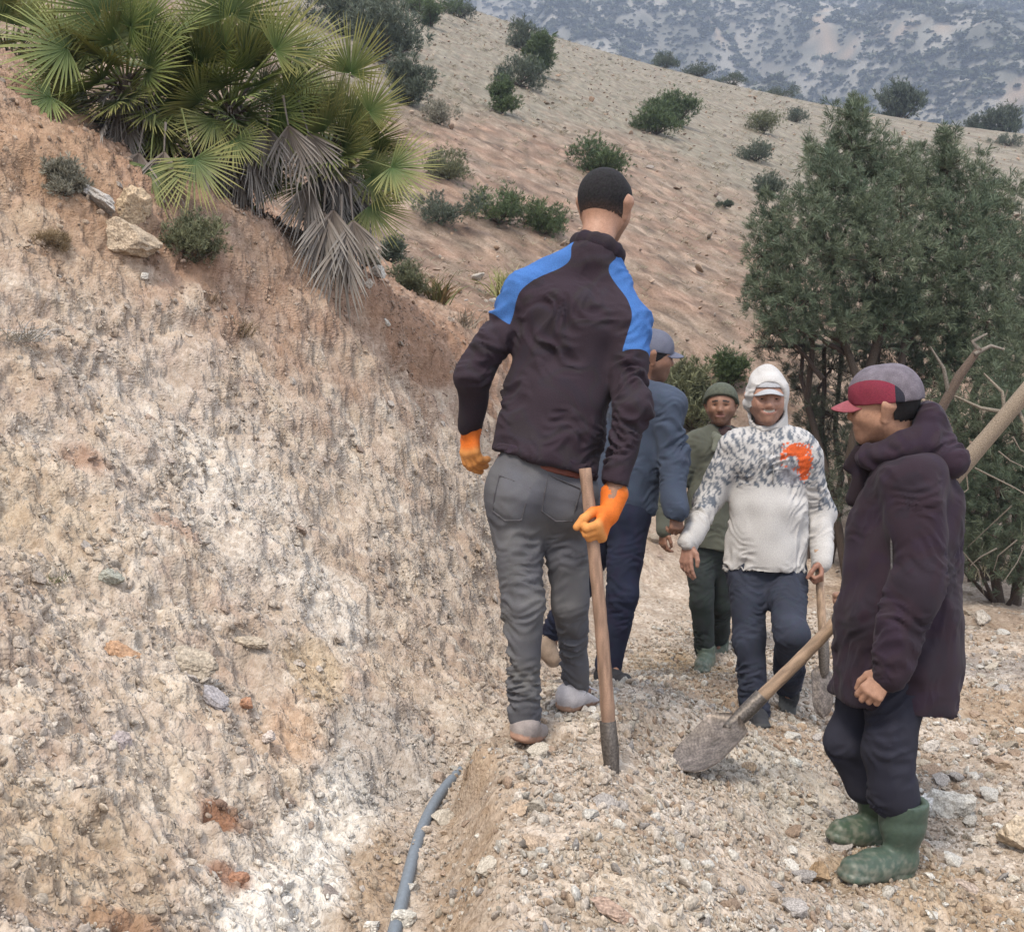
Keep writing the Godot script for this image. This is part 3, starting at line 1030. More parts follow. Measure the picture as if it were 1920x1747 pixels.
func build_plants() -> void:
	sprig_meshes = [sprig(9, 0.055, 0.8, 1), sprig(17, 0.024, 0.75, 3), sprig(7, 0.03, 1.0)]
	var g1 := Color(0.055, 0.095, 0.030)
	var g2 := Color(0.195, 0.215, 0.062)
	for k in 5:
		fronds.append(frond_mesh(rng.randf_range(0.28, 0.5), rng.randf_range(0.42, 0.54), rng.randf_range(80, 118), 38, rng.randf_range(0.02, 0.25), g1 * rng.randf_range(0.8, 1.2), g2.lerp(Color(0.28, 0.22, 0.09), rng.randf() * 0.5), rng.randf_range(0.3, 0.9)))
	for k in 4:
		dead_fronds.append(frond_mesh(rng.randf_range(0.15, 0.3), rng.randf_range(0.42, 0.55), rng.randf_range(18, 45), 17, rng.randf_range(-0.1, 0.3), Color(0.13, 0.10, 0.08), Color(0.28, 0.255, 0.23) * rng.randf_range(0.6, 1.15), 1.2))
	palm("fan palm at the far left picture corner, dark and in the back", Vector3(-3.015, 3.167, -6.798), Vector3(-3.031, 3.422, -6.826), 34, 8, 0.66, Vector3(0.2, 0, 0.2))
	var p1 := palm("broad fan palm left of the middle one, leaves reaching left over the slope", Vector3(-1.966, 2.664, -5.838), Vector3(-2.008, 3.077, -5.883), 48, 18, 0.62, Vector3(-0.25, 0.05, 0.25))
	var p2 := palm("tallest fan palm, in the middle of the clump with upright bright leaves", Vector3(-1.491, 2.413, -6.012), Vector3(-1.519, 2.997, -6.076), 60, 38, 0.66, Vector3(0.05, 0.1, 0.25))
	var p3 := palm("fan palm on the right of the clump with long grey dead skirt", Vector3(-0.948, 2.289, -6.200), Vector3(-1.037, 2.776, -6.253), 50, 52, 0.54, Vector3(0.45, 0.0, 0.2))
	# single leaves that stand out in the clump
	for q in [
		[p3, Vector3(-0.921, 2.810, -6.075), Vector3(0.55, 0.45, 0.25), Vector3(-0.2, 0.2, 1.0), 0.62], [p3, Vector3(-0.940, 2.878, -6.113), Vector3(0.25, 0.9, 0.2), Vector3(-0.3, 0.0, 1.0), 0.62], [p3, Vector3(-0.892, 2.730, -6.067), Vector3(0.75, -0.25, 0.3), Vector3(0.0, 0.5, 1.0), 0.60], [p3, Vector3(-0.911, 2.620, -6.085), Vector3(0.6, -0.7, 0.2), Vector3(0.0, 0.3, 1.0), 0.57],
		[p2, Vector3(-1.399, 3.035, -5.879), Vector3(0.45, 0.35, 0.3), Vector3(-0.2, 0.3, 1.0), 0.82], [p2, Vector3(-1.440, 3.132, -5.889), Vector3(0.05, 0.9, 0.3), Vector3(0.1, 0.0, 1.0), 0.77], [p2, Vector3(-1.469, 3.010, -5.825), Vector3(-0.15, -0.6, 0.4), Vector3(0.2, 0.4, 1.0), 0.52], [p2, Vector3(-1.329, 3.132, -5.889), Vector3(0.7, 0.15, 0.3), Vector3(-0.2, 0.6, 0.9), 0.73],
		[p2, Vector3(-1.510, 2.850, -5.758), Vector3(0.35, -0.35, 0.3), Vector3(0.1, 0.3, 1.0), 0.53], [p2, Vector3(-1.760, 3.144, -5.941), Vector3(-0.5, 0.6, 0.3), Vector3(0.3, 0.2, 1.0), 0.69],
		[p1, Vector3(-1.964, 3.108, -5.685), Vector3(-0.7, 0.15, 0.35), Vector3(0.2, 0.5, 0.9), 0.73], [p1, Vector3(-1.897, 3.135, -5.688), Vector3(-0.4, 0.7, 0.35), Vector3(0.2, 0.2, 1.0), 0.73], [p1, Vector3(-1.774, 2.845, -5.606), Vector3(0.0, -0.8, 0.3), Vector3(0.0, 0.2, 1.0), 0.62], [p1, Vector3(-1.642, 2.872, -5.609), Vector3(0.25, -0.75, 0.3), Vector3(0.0, 0.25, 1.0), 0.62], [p1, Vector3(-1.991, 3.028, -5.677), Vector3(-0.75, -0.3, 0.35), Vector3(0.1, 0.6, 0.9), 0.65],
	]:
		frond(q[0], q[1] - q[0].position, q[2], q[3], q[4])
	for q in [[p3, Vector3(-1.052, 2.689, -5.992), Vector3(-0.15, -1, 0.2), 0.85], [p3, Vector3(-0.944, 2.597, -5.931), Vector3(0.0, -1, 0.15), 0.95], [p3, Vector3(-0.860, 2.555, -5.927), Vector3(0.1, -1, 0.12), 0.9], [p3, Vector3(-0.986, 2.555, -5.927), Vector3(-0.05, -1, 0.15), 0.95], [p3, Vector3(-0.902, 2.499, -5.921), Vector3(0.02, -1, 0.12), 0.9], [p2, Vector3(-1.191, 2.994, -5.874), Vector3(0.2, -0.95, 0.2), 0.85], [p2, Vector3(-1.118, 2.978, -5.923), Vector3(0.3, -0.95, 0.2), 0.85], [p2, Vector3(-1.274, 2.939, -5.868), Vector3(0.05, -0.95, 0.2), 0.7], [p1, Vector3(-1.827, 2.819, -5.604), Vector3(-0.1, -0.95, 0.25), 0.8], [p1, Vector3(-1.721, 2.806, -5.602), Vector3(0.0, -0.95, 0.25), 0.8], [p2, Vector3(-1.605, 2.755, -5.748), Vector3(0.1, -0.9, 0.25), 0.6]]:
		frond(q[0], q[1] - q[0].position, q[2], Vector3(rng.randfn() * 0.2, 0.1, 1), q[3], true)
	# bushes, from the edge of the cut to the ridge
	var k := 1.0 / 2058.0
	for s in [
		["grey green shrub beside the crumbly block below the palms", Vector3(-1.540, 2.181, -5.383), 5.3, 125, 105, 1],
		["dark shrub at the right foot of the hanging dead palm leaves", Vector3(-1.078, 2.510, -10.006), 6.6, 90, 95, 4],
		["grey scrub between dead palm skirt and the tall brown tuft", Vector3(-0.777, 2.156, -8.298), 6.9, 80, 90, 1],
		["small scrub on the bank edge under the dead palm skirt", Vector3(-1.038, 2.273, -8.019), 6.2, 60, 55, 2],
		["low bush growing behind the head of the knitted hat man", Vector3(1.771, 0.923, -10.699), 10.5, 130, 150, 1],
		["twiggy bush between knitted hat and white hood, further up", Vector3(2.291, 1.311, -11.525), 11.5, 90, 80, 0],
		["dry greyish shrub at the left edge above the bank", Vector3(-2.021, 2.446, -5.090), 4.9, 80, 75, 2],
		["small brown dry shrub on the upper left bank slope", Vector3(-2.005, 2.184, -4.851), 4.5, 70, 45, 3],
		["long dark bush left of the walking man's head", Vector3(-0.858, 3.204, -13.320), 14.5, 150, 58, 4],
		["wide green bush just left of the walking man's head", Vector3(-0.168, 3.291, -14.094), 14.5, 140, 72, 0],
		["leafy green bush touching the walking man's head from behind", Vector3(0.425, 3.201, -14.366), 14.0, 130, 72, 0],
		["grey dry bush right of the palm clump on pink soil", Vector3(-0.890, 4.044, -15.604), 19.0, 88, 52, 1],
		["dense rounded dark green bush above the walking man's head", Vector3(1.548, 4.815, -20.114), 20.0, 118, 80, 0],
		["two humped bush on the grey grass upper middle hillside", Vector3(3.709, 7.149, -28.817), 29.0, 110, 70, 0],
		["taller right hump of the bush on grey hillside grass", Vector3(4.693, 8.032, -32.232), 30.0, 85, 75, 0],
		["olive round bush left of the tall juniper's top", Vector3(8.259, 8.693, -36.981), 29.0, 85, 58, 1],
		["small dark bush touching the olive round bush on its right", Vector3(11.325, 10.673, -45.042), 32.0, 65, 38, 4],
		["dark bush below the olive round bush beside the juniper", Vector3(6.300, 6.486, -28.996), 23.0, 95, 52, 4],
		["bush at the juniper's left shoulder on the hillside", Vector3(5.471, 4.950, -23.850), 18.0, 85, 66, 4],
		["flat little bush on the pink slope left of juniper", Vector3(3.948, 4.310, -20.713), 16.5, 46, 16, 4],
		["lone conical bush on the hillside above the pink soil", Vector3(-0.203, 6.656, -23.885), 33.0, 46, 50, 0],
		["spreading grey bush near the top centre of three bushes", Vector3(0.211, 8.595, -29.929), 40.0, 78, 46, 4],
		["upright bush right of the spreading grey bush", Vector3(0.803, 9.845, -34.139), 42.0, 52, 72, 0],
		["topmost of the three bushes near the ridge, broad", Vector3(0.498, 12.754, -42.452), 50.0, 92, 52, 4],
		["dark bush right of the palm's top right leaves", Vector3(-1.934, 6.235, -21.023), 36.0, 60, 56, 4],
		["low grey bush below the dark one right of palm", Vector3(-1.305, 5.686, -20.007), 32.0, 58, 28, 2],
		["bluish bush above the palm leaves near top edge", Vector3(-2.954, 8.148, -25.656), 48.0, 80, 62, 4],
		["large dark bush behind the palm at the top edge", Vector3(-4.151, 9.528, -28.572), 52.0, 130, 70, 4],
		["green bush cut by the top edge left of ridge", Vector3(-3.450, 14.328, -43.377), 58.0, 120, 40, 0],
		["small bush hanging below the green one at top edge", Vector3(-2.770, 12.608, -38.915), 55.0, 36, 34, 0],
		["bush at top edge where the ridge leaves the picture", Vector3(-2.255, 15.884, -49.179), 58.0, 60, 34, 4],
		["ridge bush left end of the dark row under the mountain", Vector3(8.257, 16.350, -60.938), 59.0, 66, 34, 4],
		["second ridge bush in the dark row under the mountain", Vector3(10.119, 15.899, -61.392), 59.5, 72, 30, 4],
		["third ridge bush in the dark row, long and flat", Vector3(12.012, 15.612, -61.864), 60.0, 76, 26, 4],
		["last ridge bush of the dark row before the juniper top", Vector3(14.758, 15.202, -62.322), 60.5, 90, 26, 4],
		["tree like bush standing alone on the ridge behind juniper", Vector3(21.489, 14.548, -62.754), 61.0, 82, 84, 4],
		["small ridge bush left of the rounded one at right edge", Vector3(25.846, 13.899, -62.684), 61.0, 44, 42, 4],
		["rounded ridge bush close to the right picture edge", Vector3(27.447, 13.782, -62.671), 61.0, 68, 66, 4],
		["low dark bush below the rounded ridge bush", Vector3(23.440, 11.151, -53.091), 52.0, 86, 26, 4],
		["small dark bush on red soil behind the junipers", Vector3(15.923, 6.919, -36.788), 40.0, 30, 18, 4],
	]:
		shrub(s[0], s[1], s[3] * s[2] * k, s[4] * s[2] * k, s[5])
	tuft("pale tangle of dead roots on the left bank", Vector3(-1.910, 1.751, -4.281), 110, 0.13, 0.05, Color(0.42, 0.40, 0.38), Color(0.30, 0.27, 0.24), Vector3(0.6, -0.4, 0.4), "dead_plant")
	tuft("dry grass tuft in the dark rill of the upper bank", Vector3(-1.311, 1.849, -5.357), 60, 0.13, 0.02, Color(0.28, 0.22, 0.15), Color(0.14, 0.09, 0.06), Vector3(0.3, 0, 0.3))
	tuft("dark dry tuft just above the rill tuft on bank", Vector3(-1.441, 1.966, -5.310), 40, 0.10, 0.02, Color(0.15, 0.10, 0.07), Color(0.25, 0.18, 0.12), Vector3(0.4, -0.2, 0.3))
	tuft("tall brown and green tuft beyond the bank edge", Vector3(-0.578, 2.064, -8.459), 120, 0.30, 0.05, Color(0.20, 0.12, 0.06), Color(0.11, 0.13, 0.05), Vector3(0.1, 0, 0.2))
	tuft("yellow green spiky plant behind the blue left shoulder", Vector3(-0.053, 2.177, -11.086), 130, 0.36, 0.07, Color(0.17, 0.19, 0.07), Color(0.38, 0.36, 0.16), Vector3(0.0, 0, 0.1), "spiky_plant")
	tuft("grey dry plant at the walking man's left elbow", Vector3(-0.361, 1.895, -8.149), 60, 0.22, 0.07, Color(0.32, 0.27, 0.22), Color(0.2, 0.15, 0.11), Vector3(0.3, -0.2, 0.2))
	tuft("little dark weed in the middle of the bank", Vector3(-1.011, 1.641, -5.576), 26, 0.06, 0.02, Color(0.09, 0.075, 0.06), Color(0.16, 0.13, 0.09), Vector3(0, 0, 0.3))
	tuft("small green weed high on the left bank", Vector3(-1.467, 1.005, -3.455), 40, 0.05, 0.02, Color(0.10, 0.14, 0.05), Color(0.17, 0.18, 0.08), Vector3(0.2, 0, 0.3))
	tuft("thin pale roots hanging over the rust patch", Vector3(-0.870, 0.519, -2.799), 16, 0.07, 0.012, Color(0.46, 0.42, 0.34), Color(0.36, 0.30, 0.23), Vector3(0.3, -0.9, 0.5), "roots")
	tuft("dry straw in the stony slope under the junipers", Vector3(4.111, -0.253, -9.243), 120, 0.25, 0.16, Color(0.36, 0.30, 0.19), Color(0.22, 0.19, 0.12), Vector3(0, 0, 0.1))
	tuft("faint green grass on the track right of the coat", Vector3(2.134, -0.072, -4.827), 50, 0.045, 0.06, Color(0.16, 0.19, 0.10), Color(0.25, 0.24, 0.14), Vector3(0.1, 0, 0.1))
	# grass and low herbs of the open hillside
	var where := []
	var tints := []
	for q in 21000:
		var d := 9.5 + 50.0 * pow(rng.randf(), 1.2)
		var x := rng.randf_range(-0.5, 0.8) * d
		var dens := n_fine.get_noise_2d(x * 0.35, d * 0.35) + n_fine.get_noise_2d(x * 1.5, d * 1.5) * 0.6
		if rng.randf() > 0.38 + dens * 1.2:
			continue
		var s := rng.randf_range(0.035, 0.095) + 0.0020 * d
		where.append(Transform3D(Basis(Vector3.UP, rng.randf() * TAU).scaled(Vector3(s * 1.5, s * 0.7, s * 1.5)), Vector3(x, relief(x, d, row_of(d)) - 0.01, -d)))
		tints.append(Color(0.20, 0.175, 0.115).lerp(Color(0.10, 0.10, 0.065), rng.randf()).lerp(Color(0.34, 0.29, 0.20), rng.randf() * 0.6))
	var gr := scatter("dry_grass", sprig_meshes[2], mats.leaf, self, where, tints)
	gr.set_meta("kind", "stuff")
	tag(gr, "dry grass and low herbs covering the open hillside", "grass")



# ---------------------------------------------------------------- junipers
func limb(v: PackedVector3Array, idx: PackedInt32Array, col: PackedColorArray, a: Vector3, b: Vector3, ra: float, rb: float, c: Color) -> void:
	var pts := []
	var rad := []
	for k in 6:
		var t := k / 5.0
		pts.append(a.lerp(b, t) + Vector3(rng.randfn(), rng.randfn() * 0.4, rng.randfn()) * a.distance_to(b) * 0.035 * sin(t * PI))
		rad.append(lerpf(ra, rb, t) * rng.randf_range(0.9, 1.12))
	tube_into(v, idx, col, pts, rad, 7, c, 0.12)


func juniper(label: String, base: Vector3, lobes: Array, forks: Array, tint: Color, tint2: Color, per := 1500.0) -> Node3D:
	var o := thing("juniper_tree", label, "tree", on_ground(base, -0.08), "junipers behind the track")
	var at := o.position
	var bark := Color(0.115, 0.085, 0.068)
	var v := PackedVector3Array()
	var idx := PackedInt32Array()
	var col := PackedColorArray()
	var local := []
	for l in lobes:
		local.append([l[0] - at, l[1], 0.9])
		# pointed leaders rise from every clump
		for k in 3:
			var a := rng.randf() * TAU
			var out: Vector3 = Vector3(cos(a), 0, sin(a)) * l[1] * rng.randf_range(0.2, 0.85)
			local.append([l[0] - at + out + Vector3(0, l[1] * rng.randf_range(0.45, 1.0), 0), l[1] * rng.randf_range(0.16, 0.28), 2.2])
	for f in forks:
		limb(v, idx, col, Vector3(f[2], 0, 0), f[0] - at, f[1], f[1] * 0.55, bark * rng.randf_range(0.8, 1.2))
	part("trunk", array_mesh(v, idx, col), mats.bark, o)
	v = PackedVector3Array()
	idx = PackedInt32Array()
	col = PackedColorArray()
	for l in local.filter(func(q): return q[2] < 1.0):
		var from: Vector3 = Vector3.ZERO
		var best := 1e9
		for f in forks:
			var q: Vector3 = (f[0] - at)
			for t in [0.45, 0.7, 1.0]:
				var p: Vector3 = q * t
				if p.distance_to(l[0]) < best and p.y < l[0].y + 0.1:
					best = p.distance_to(l[0])
					from = p
		limb(v, idx, col, from, l[0], 0.022, 0.008, bark)
		for k in 7:
			var d := Vector3(rng.randfn(), rng.randfn() + 0.3, rng.randfn()).normalized()
			limb(v, idx, col, l[0] - d * l[1] * 0.2, l[0] + d * l[1] * 0.75, 0.007, 0.002, bark * 1.2)
	part("limbs", array_mesh(v, idx, col), mats.bark, o)
	foliage(o, local, per * 1.75, 0.070, tint, tint2, sprig_meshes[1], "crown", 0.42)
	return o


func lobes_at(list: Array) -> Array:
	return list


func build_trees() -> void:
	var m := 9.0 / 2058.0
	var t1 := Color(0.072, 0.104, 0.068)
	var t2 := Color(0.150, 0.175, 0.112)
	juniper("tall juniper with the pointed top behind the white hood", Vector3(3.085, 0.456, -9.119), [
		[Vector3(2.825, 3.561, -9.255), 34 * m], [Vector3(2.781, 3.330, -9.230), 62 * m], [Vector3(3.040, 3.167, -9.413), 74 * m], [Vector3(2.566, 2.975, -8.990), 66 * m], [Vector3(2.395, 2.720, -8.963), 62 * m], [Vector3(2.779, 2.763, -8.967), 88 * m], [Vector3(3.263, 2.855, -9.380), 84 * m],
		[Vector3(2.274, 2.483, -9.138), 60 * m], [Vector3(2.536, 2.414, -8.829), 86 * m], [Vector3(2.993, 2.423, -8.930), 92 * m], [Vector3(3.442, 2.500, -9.341), 76 * m], [Vector3(2.165, 2.178, -9.105), 56 * m], [Vector3(2.395, 2.083, -8.893), 76 * m], [Vector3(2.950, 2.100, -9.298), 66 * m], [Vector3(3.192, 2.048, -9.091), 58 * m], [Vector3(2.167, 1.898, -9.175), 44 * m], [Vector3(2.092, 2.456, -9.336), 46 * m], [Vector3(2.681, 1.872, -8.971), 56 * m], [Vector3(2.214, 2.778, -9.472), 44 * m], [Vector3(3.449, 2.184, -9.206), 66 * m], [Vector3(2.292, 1.872, -8.971), 56 * m], [Vector3(3.061, 1.874, -9.072), 60 * m], [Vector3(3.405, 1.876, -9.173), 62 * m], [Vector3(2.124, 2.104, -9.399), 44 * m], [Vector3(3.380, 3.198, -9.618), 56 * m], [Vector3(2.565, 3.239, -9.321), 40 * m],
	], [[Vector3(2.974, 2.439, -9.133), 0.060, 0.0], [Vector3(2.624, 2.483, -9.138), 0.045, -0.12], [Vector3(2.388, 2.184, -9.206), 0.035, -0.25], [Vector3(3.308, 2.456, -9.336), 0.040, 0.1], [Vector3(2.874, 3.107, -9.306), 0.03, 0.04]], t1, t2)
	juniper("juniper with the second pointed top at the right", Vector3(3.974, 0.111, -9.283), [
		[Vector3(3.669, 3.407, -9.540), 26 * m], [Vector3(3.687, 3.205, -9.518), 48 * m], [Vector3(3.928, 3.017, -9.598), 58 * m], [Vector3(3.710, 2.767, -9.370), 72 * m], [Vector3(4.065, 2.654, -9.559), 66 * m], [Vector3(3.673, 2.352, -9.124), 82 * m], [Vector3(4.157, 2.284, -9.418), 74 * m], [Vector3(3.935, 1.920, -9.177), 82 * m], [Vector3(4.339, 1.836, -9.470), 76 * m], [Vector3(3.626, 1.964, -9.182), 62 * m], [Vector3(4.665, 2.117, -9.702), 80 * m], [Vector3(3.979, 1.522, -9.235), 80 * m], [Vector3(3.666, 1.567, -9.240), 66 * m], [Vector3(3.601, 3.031, -9.700), 54 * m], [Vector3(4.201, 2.939, -9.690), 50 * m], [Vector3(4.478, 2.581, -9.752), 70 * m],
	], [[Vector3(3.751, 2.599, -9.452), 0.05, 0.0], [Vector3(4.067, 2.374, -9.428), 0.04, 0.1], [Vector3(4.478, 2.113, -9.601), 0.04, 0.2]], t1, t2)
	juniper("bushy low juniper filling the right edge behind the coat", Vector3(3.755, -0.126, -8.251), [
		[Vector3(3.800, 1.413, -8.519), 72 * m], [Vector3(3.549, 1.099, -8.283), 76 * m], [Vector3(3.785, 1.027, -8.175), 84 * m], [Vector3(3.469, 0.756, -8.447), 64 * m], [Vector3(3.582, 0.644, -8.033), 86 * m], [Vector3(3.952, 0.577, -8.227), 80 * m], [Vector3(3.468, 0.357, -8.203), 66 * m], [Vector3(3.680, 0.272, -7.993), 66 * m], [Vector3(4.179, 1.285, -8.605), 90 * m], [Vector3(3.485, 1.190, -8.796), 56 * m], [Vector3(3.466, 0.116, -8.076), 50 * m], [Vector3(3.818, 0.037, -7.967), 56 * m], [Vector3(3.343, 0.412, -8.511), 56 * m], [Vector3(3.387, 0.099, -8.376), 44 * m],
	], [[Vector3(3.633, 0.888, -8.361), 0.04, 0.0], [Vector3(3.878, 1.091, -8.383), 0.04, 0.1]], Color(0.060, 0.086, 0.055), Color(0.120, 0.138, 0.088), 1250.0)
	juniper("dark scrubby juniper between white hood and red cap", Vector3(2.799, 0.077, -9.480), [
		[Vector3(2.519, 1.654, -9.651), 46 * m], [Vector3(2.828, 1.513, -9.737), 56 * m], [Vector3(3.143, 1.463, -9.832), 60 * m], [Vector3(3.476, 1.511, -9.837), 62 * m], [Vector3(2.770, 1.103, -9.491), 62 * m], [Vector3(2.892, 0.757, -9.252), 60 * m], [Vector3(2.706, 0.726, -9.551), 52 * m], [Vector3(3.592, 1.375, -9.621), 56 * m], [Vector3(2.772, 0.411, -9.114), 56 * m], [Vector3(2.598, 1.317, -9.917), 40 * m], [Vector3(2.239, 1.700, -9.656), 44 * m], [Vector3(3.271, 1.078, -9.891), 66 * m], [Vector3(3.571, 0.990, -9.781), 66 * m], [Vector3(3.435, 1.749, -10.165), 56 * m], [Vector3(3.122, 1.749, -10.265), 50 * m], [Vector3(3.752, 1.748, -9.963), 60 * m], [Vector3(2.721, 0.975, -9.980), 50 * m], [Vector3(3.654, 0.656, -9.342), 60 * m],
	], [[Vector3(2.729, 1.700, -9.656), 0.034, -0.1], [Vector3(2.892, 1.746, -9.661), 0.03, 0.0], [Vector3(2.566, 1.839, -9.672), 0.028, -0.2], [Vector3(3.252, 1.700, -9.757), 0.034, 0.15]], Color(0.055, 0.070, 0.050), Color(0.105, 0.110, 0.075), 1000.0)
	# dead wood standing in the scrub
	var o := thing("dead_branch", "thick pale bare branch slanting up behind the plum coat", "branch", on_ground(Vector3(2.554, 0.065, -7.065), -0.05))
	var b := o.position
	part("branch", tube([Vector3(2.183, -0.288, -7.379) - b, Vector3(2.301, 0.002, -7.259) - b, Vector3(2.553, 0.489, -7.010) - b, Vector3(2.769, 0.877, -6.851) - b, Vector3(2.947, 1.142, -6.779) - b, Vector3(3.125, 1.409, -6.708) - b, Vector3(3.303, 1.684, -6.637) - b], [0.069, 0.066, 0.060, 0.054, 0.051, 0.048, 0.044], 10, Color(0.40, 0.32, 0.24), 0.07), mats.bark, o)
	for q in [[Vector3(3.056, 1.306, -6.797), Vector3(3.040, 1.421, -6.810), Vector3(2.946, 1.535, -6.872)], [Vector3(3.040, 1.299, -6.796), Vector3(2.886, 1.325, -6.749), Vector3(2.742, 1.398, -6.807)], [Vector3(3.099, 1.341, -6.751), Vector3(3.142, 1.215, -6.687), Vector3(3.174, 1.053, -6.669)]]:
		part("twig", tube([q[0] - b, q[1] - b, q[2] - b], [0.014, 0.011, 0.006], 5, Color(0.34, 0.29, 0.23)), mats.bark, o)
	o = thing("dead_branch", "thinner brown dead branch with forked tip above the hood", "branch", on_ground(Vector3(2.898, 0.135, -7.777), -0.05))
	b = o.position
	part("branch", tube([Vector3(2.898, 0.135, -7.777) - b, Vector3(2.937, 0.919, -7.660) - b, Vector3(2.973, 1.267, -7.598) - b, Vector3(3.061, 1.501, -7.522) - b, Vector3(3.157, 1.693, -7.443) - b], [0.045, 0.04, 0.036, 0.032, 0.022], 8, Color(0.21, 0.155, 0.125), 0.1), mats.bark, o)
	for q in [[Vector3(3.150, 1.682, -7.442), Vector3(3.107, 1.736, -7.447), Vector3(3.207, 1.789, -7.453)], [Vector3(3.121, 1.650, -7.438), Vector3(3.229, 1.707, -7.444), Vector3(3.322, 1.682, -7.442)], [Vector3(3.008, 1.379, -7.560), Vector3(2.952, 1.555, -7.528), Vector3(2.861, 1.700, -7.544)]]:
		part("twig", tube([q[0] - b, q[1] - b, q[2] - b], [0.018, 0.013, 0.006], 5, Color(0.30, 0.26, 0.22)), mats.bark, o)
	o = thing("bare_twigs", "tangle of thin bare grey twigs hanging in the scrub at right", "twigs", Vector3(3.213, 0.782, -7.545))
	for k in 16:
		var s := Vector3(rng.randf_range(-0.35, 0.4), rng.randf_range(-0.5, 0.7), rng.randf_range(-0.2, 0.3))
		var e := s + Vector3(rng.randfn() * 0.18, rng.randf_range(-0.4, -0.1), rng.randfn() * 0.1)
		part("twig", tube([s, s.lerp(e, 0.5) + Vector3(rng.randfn() * 0.05, 0, 0), e], [0.007, 0.005, 0.003], 4, Color(0.30, 0.25, 0.20) * rng.randf_range(0.6, 1.2)), mats.bark, o)



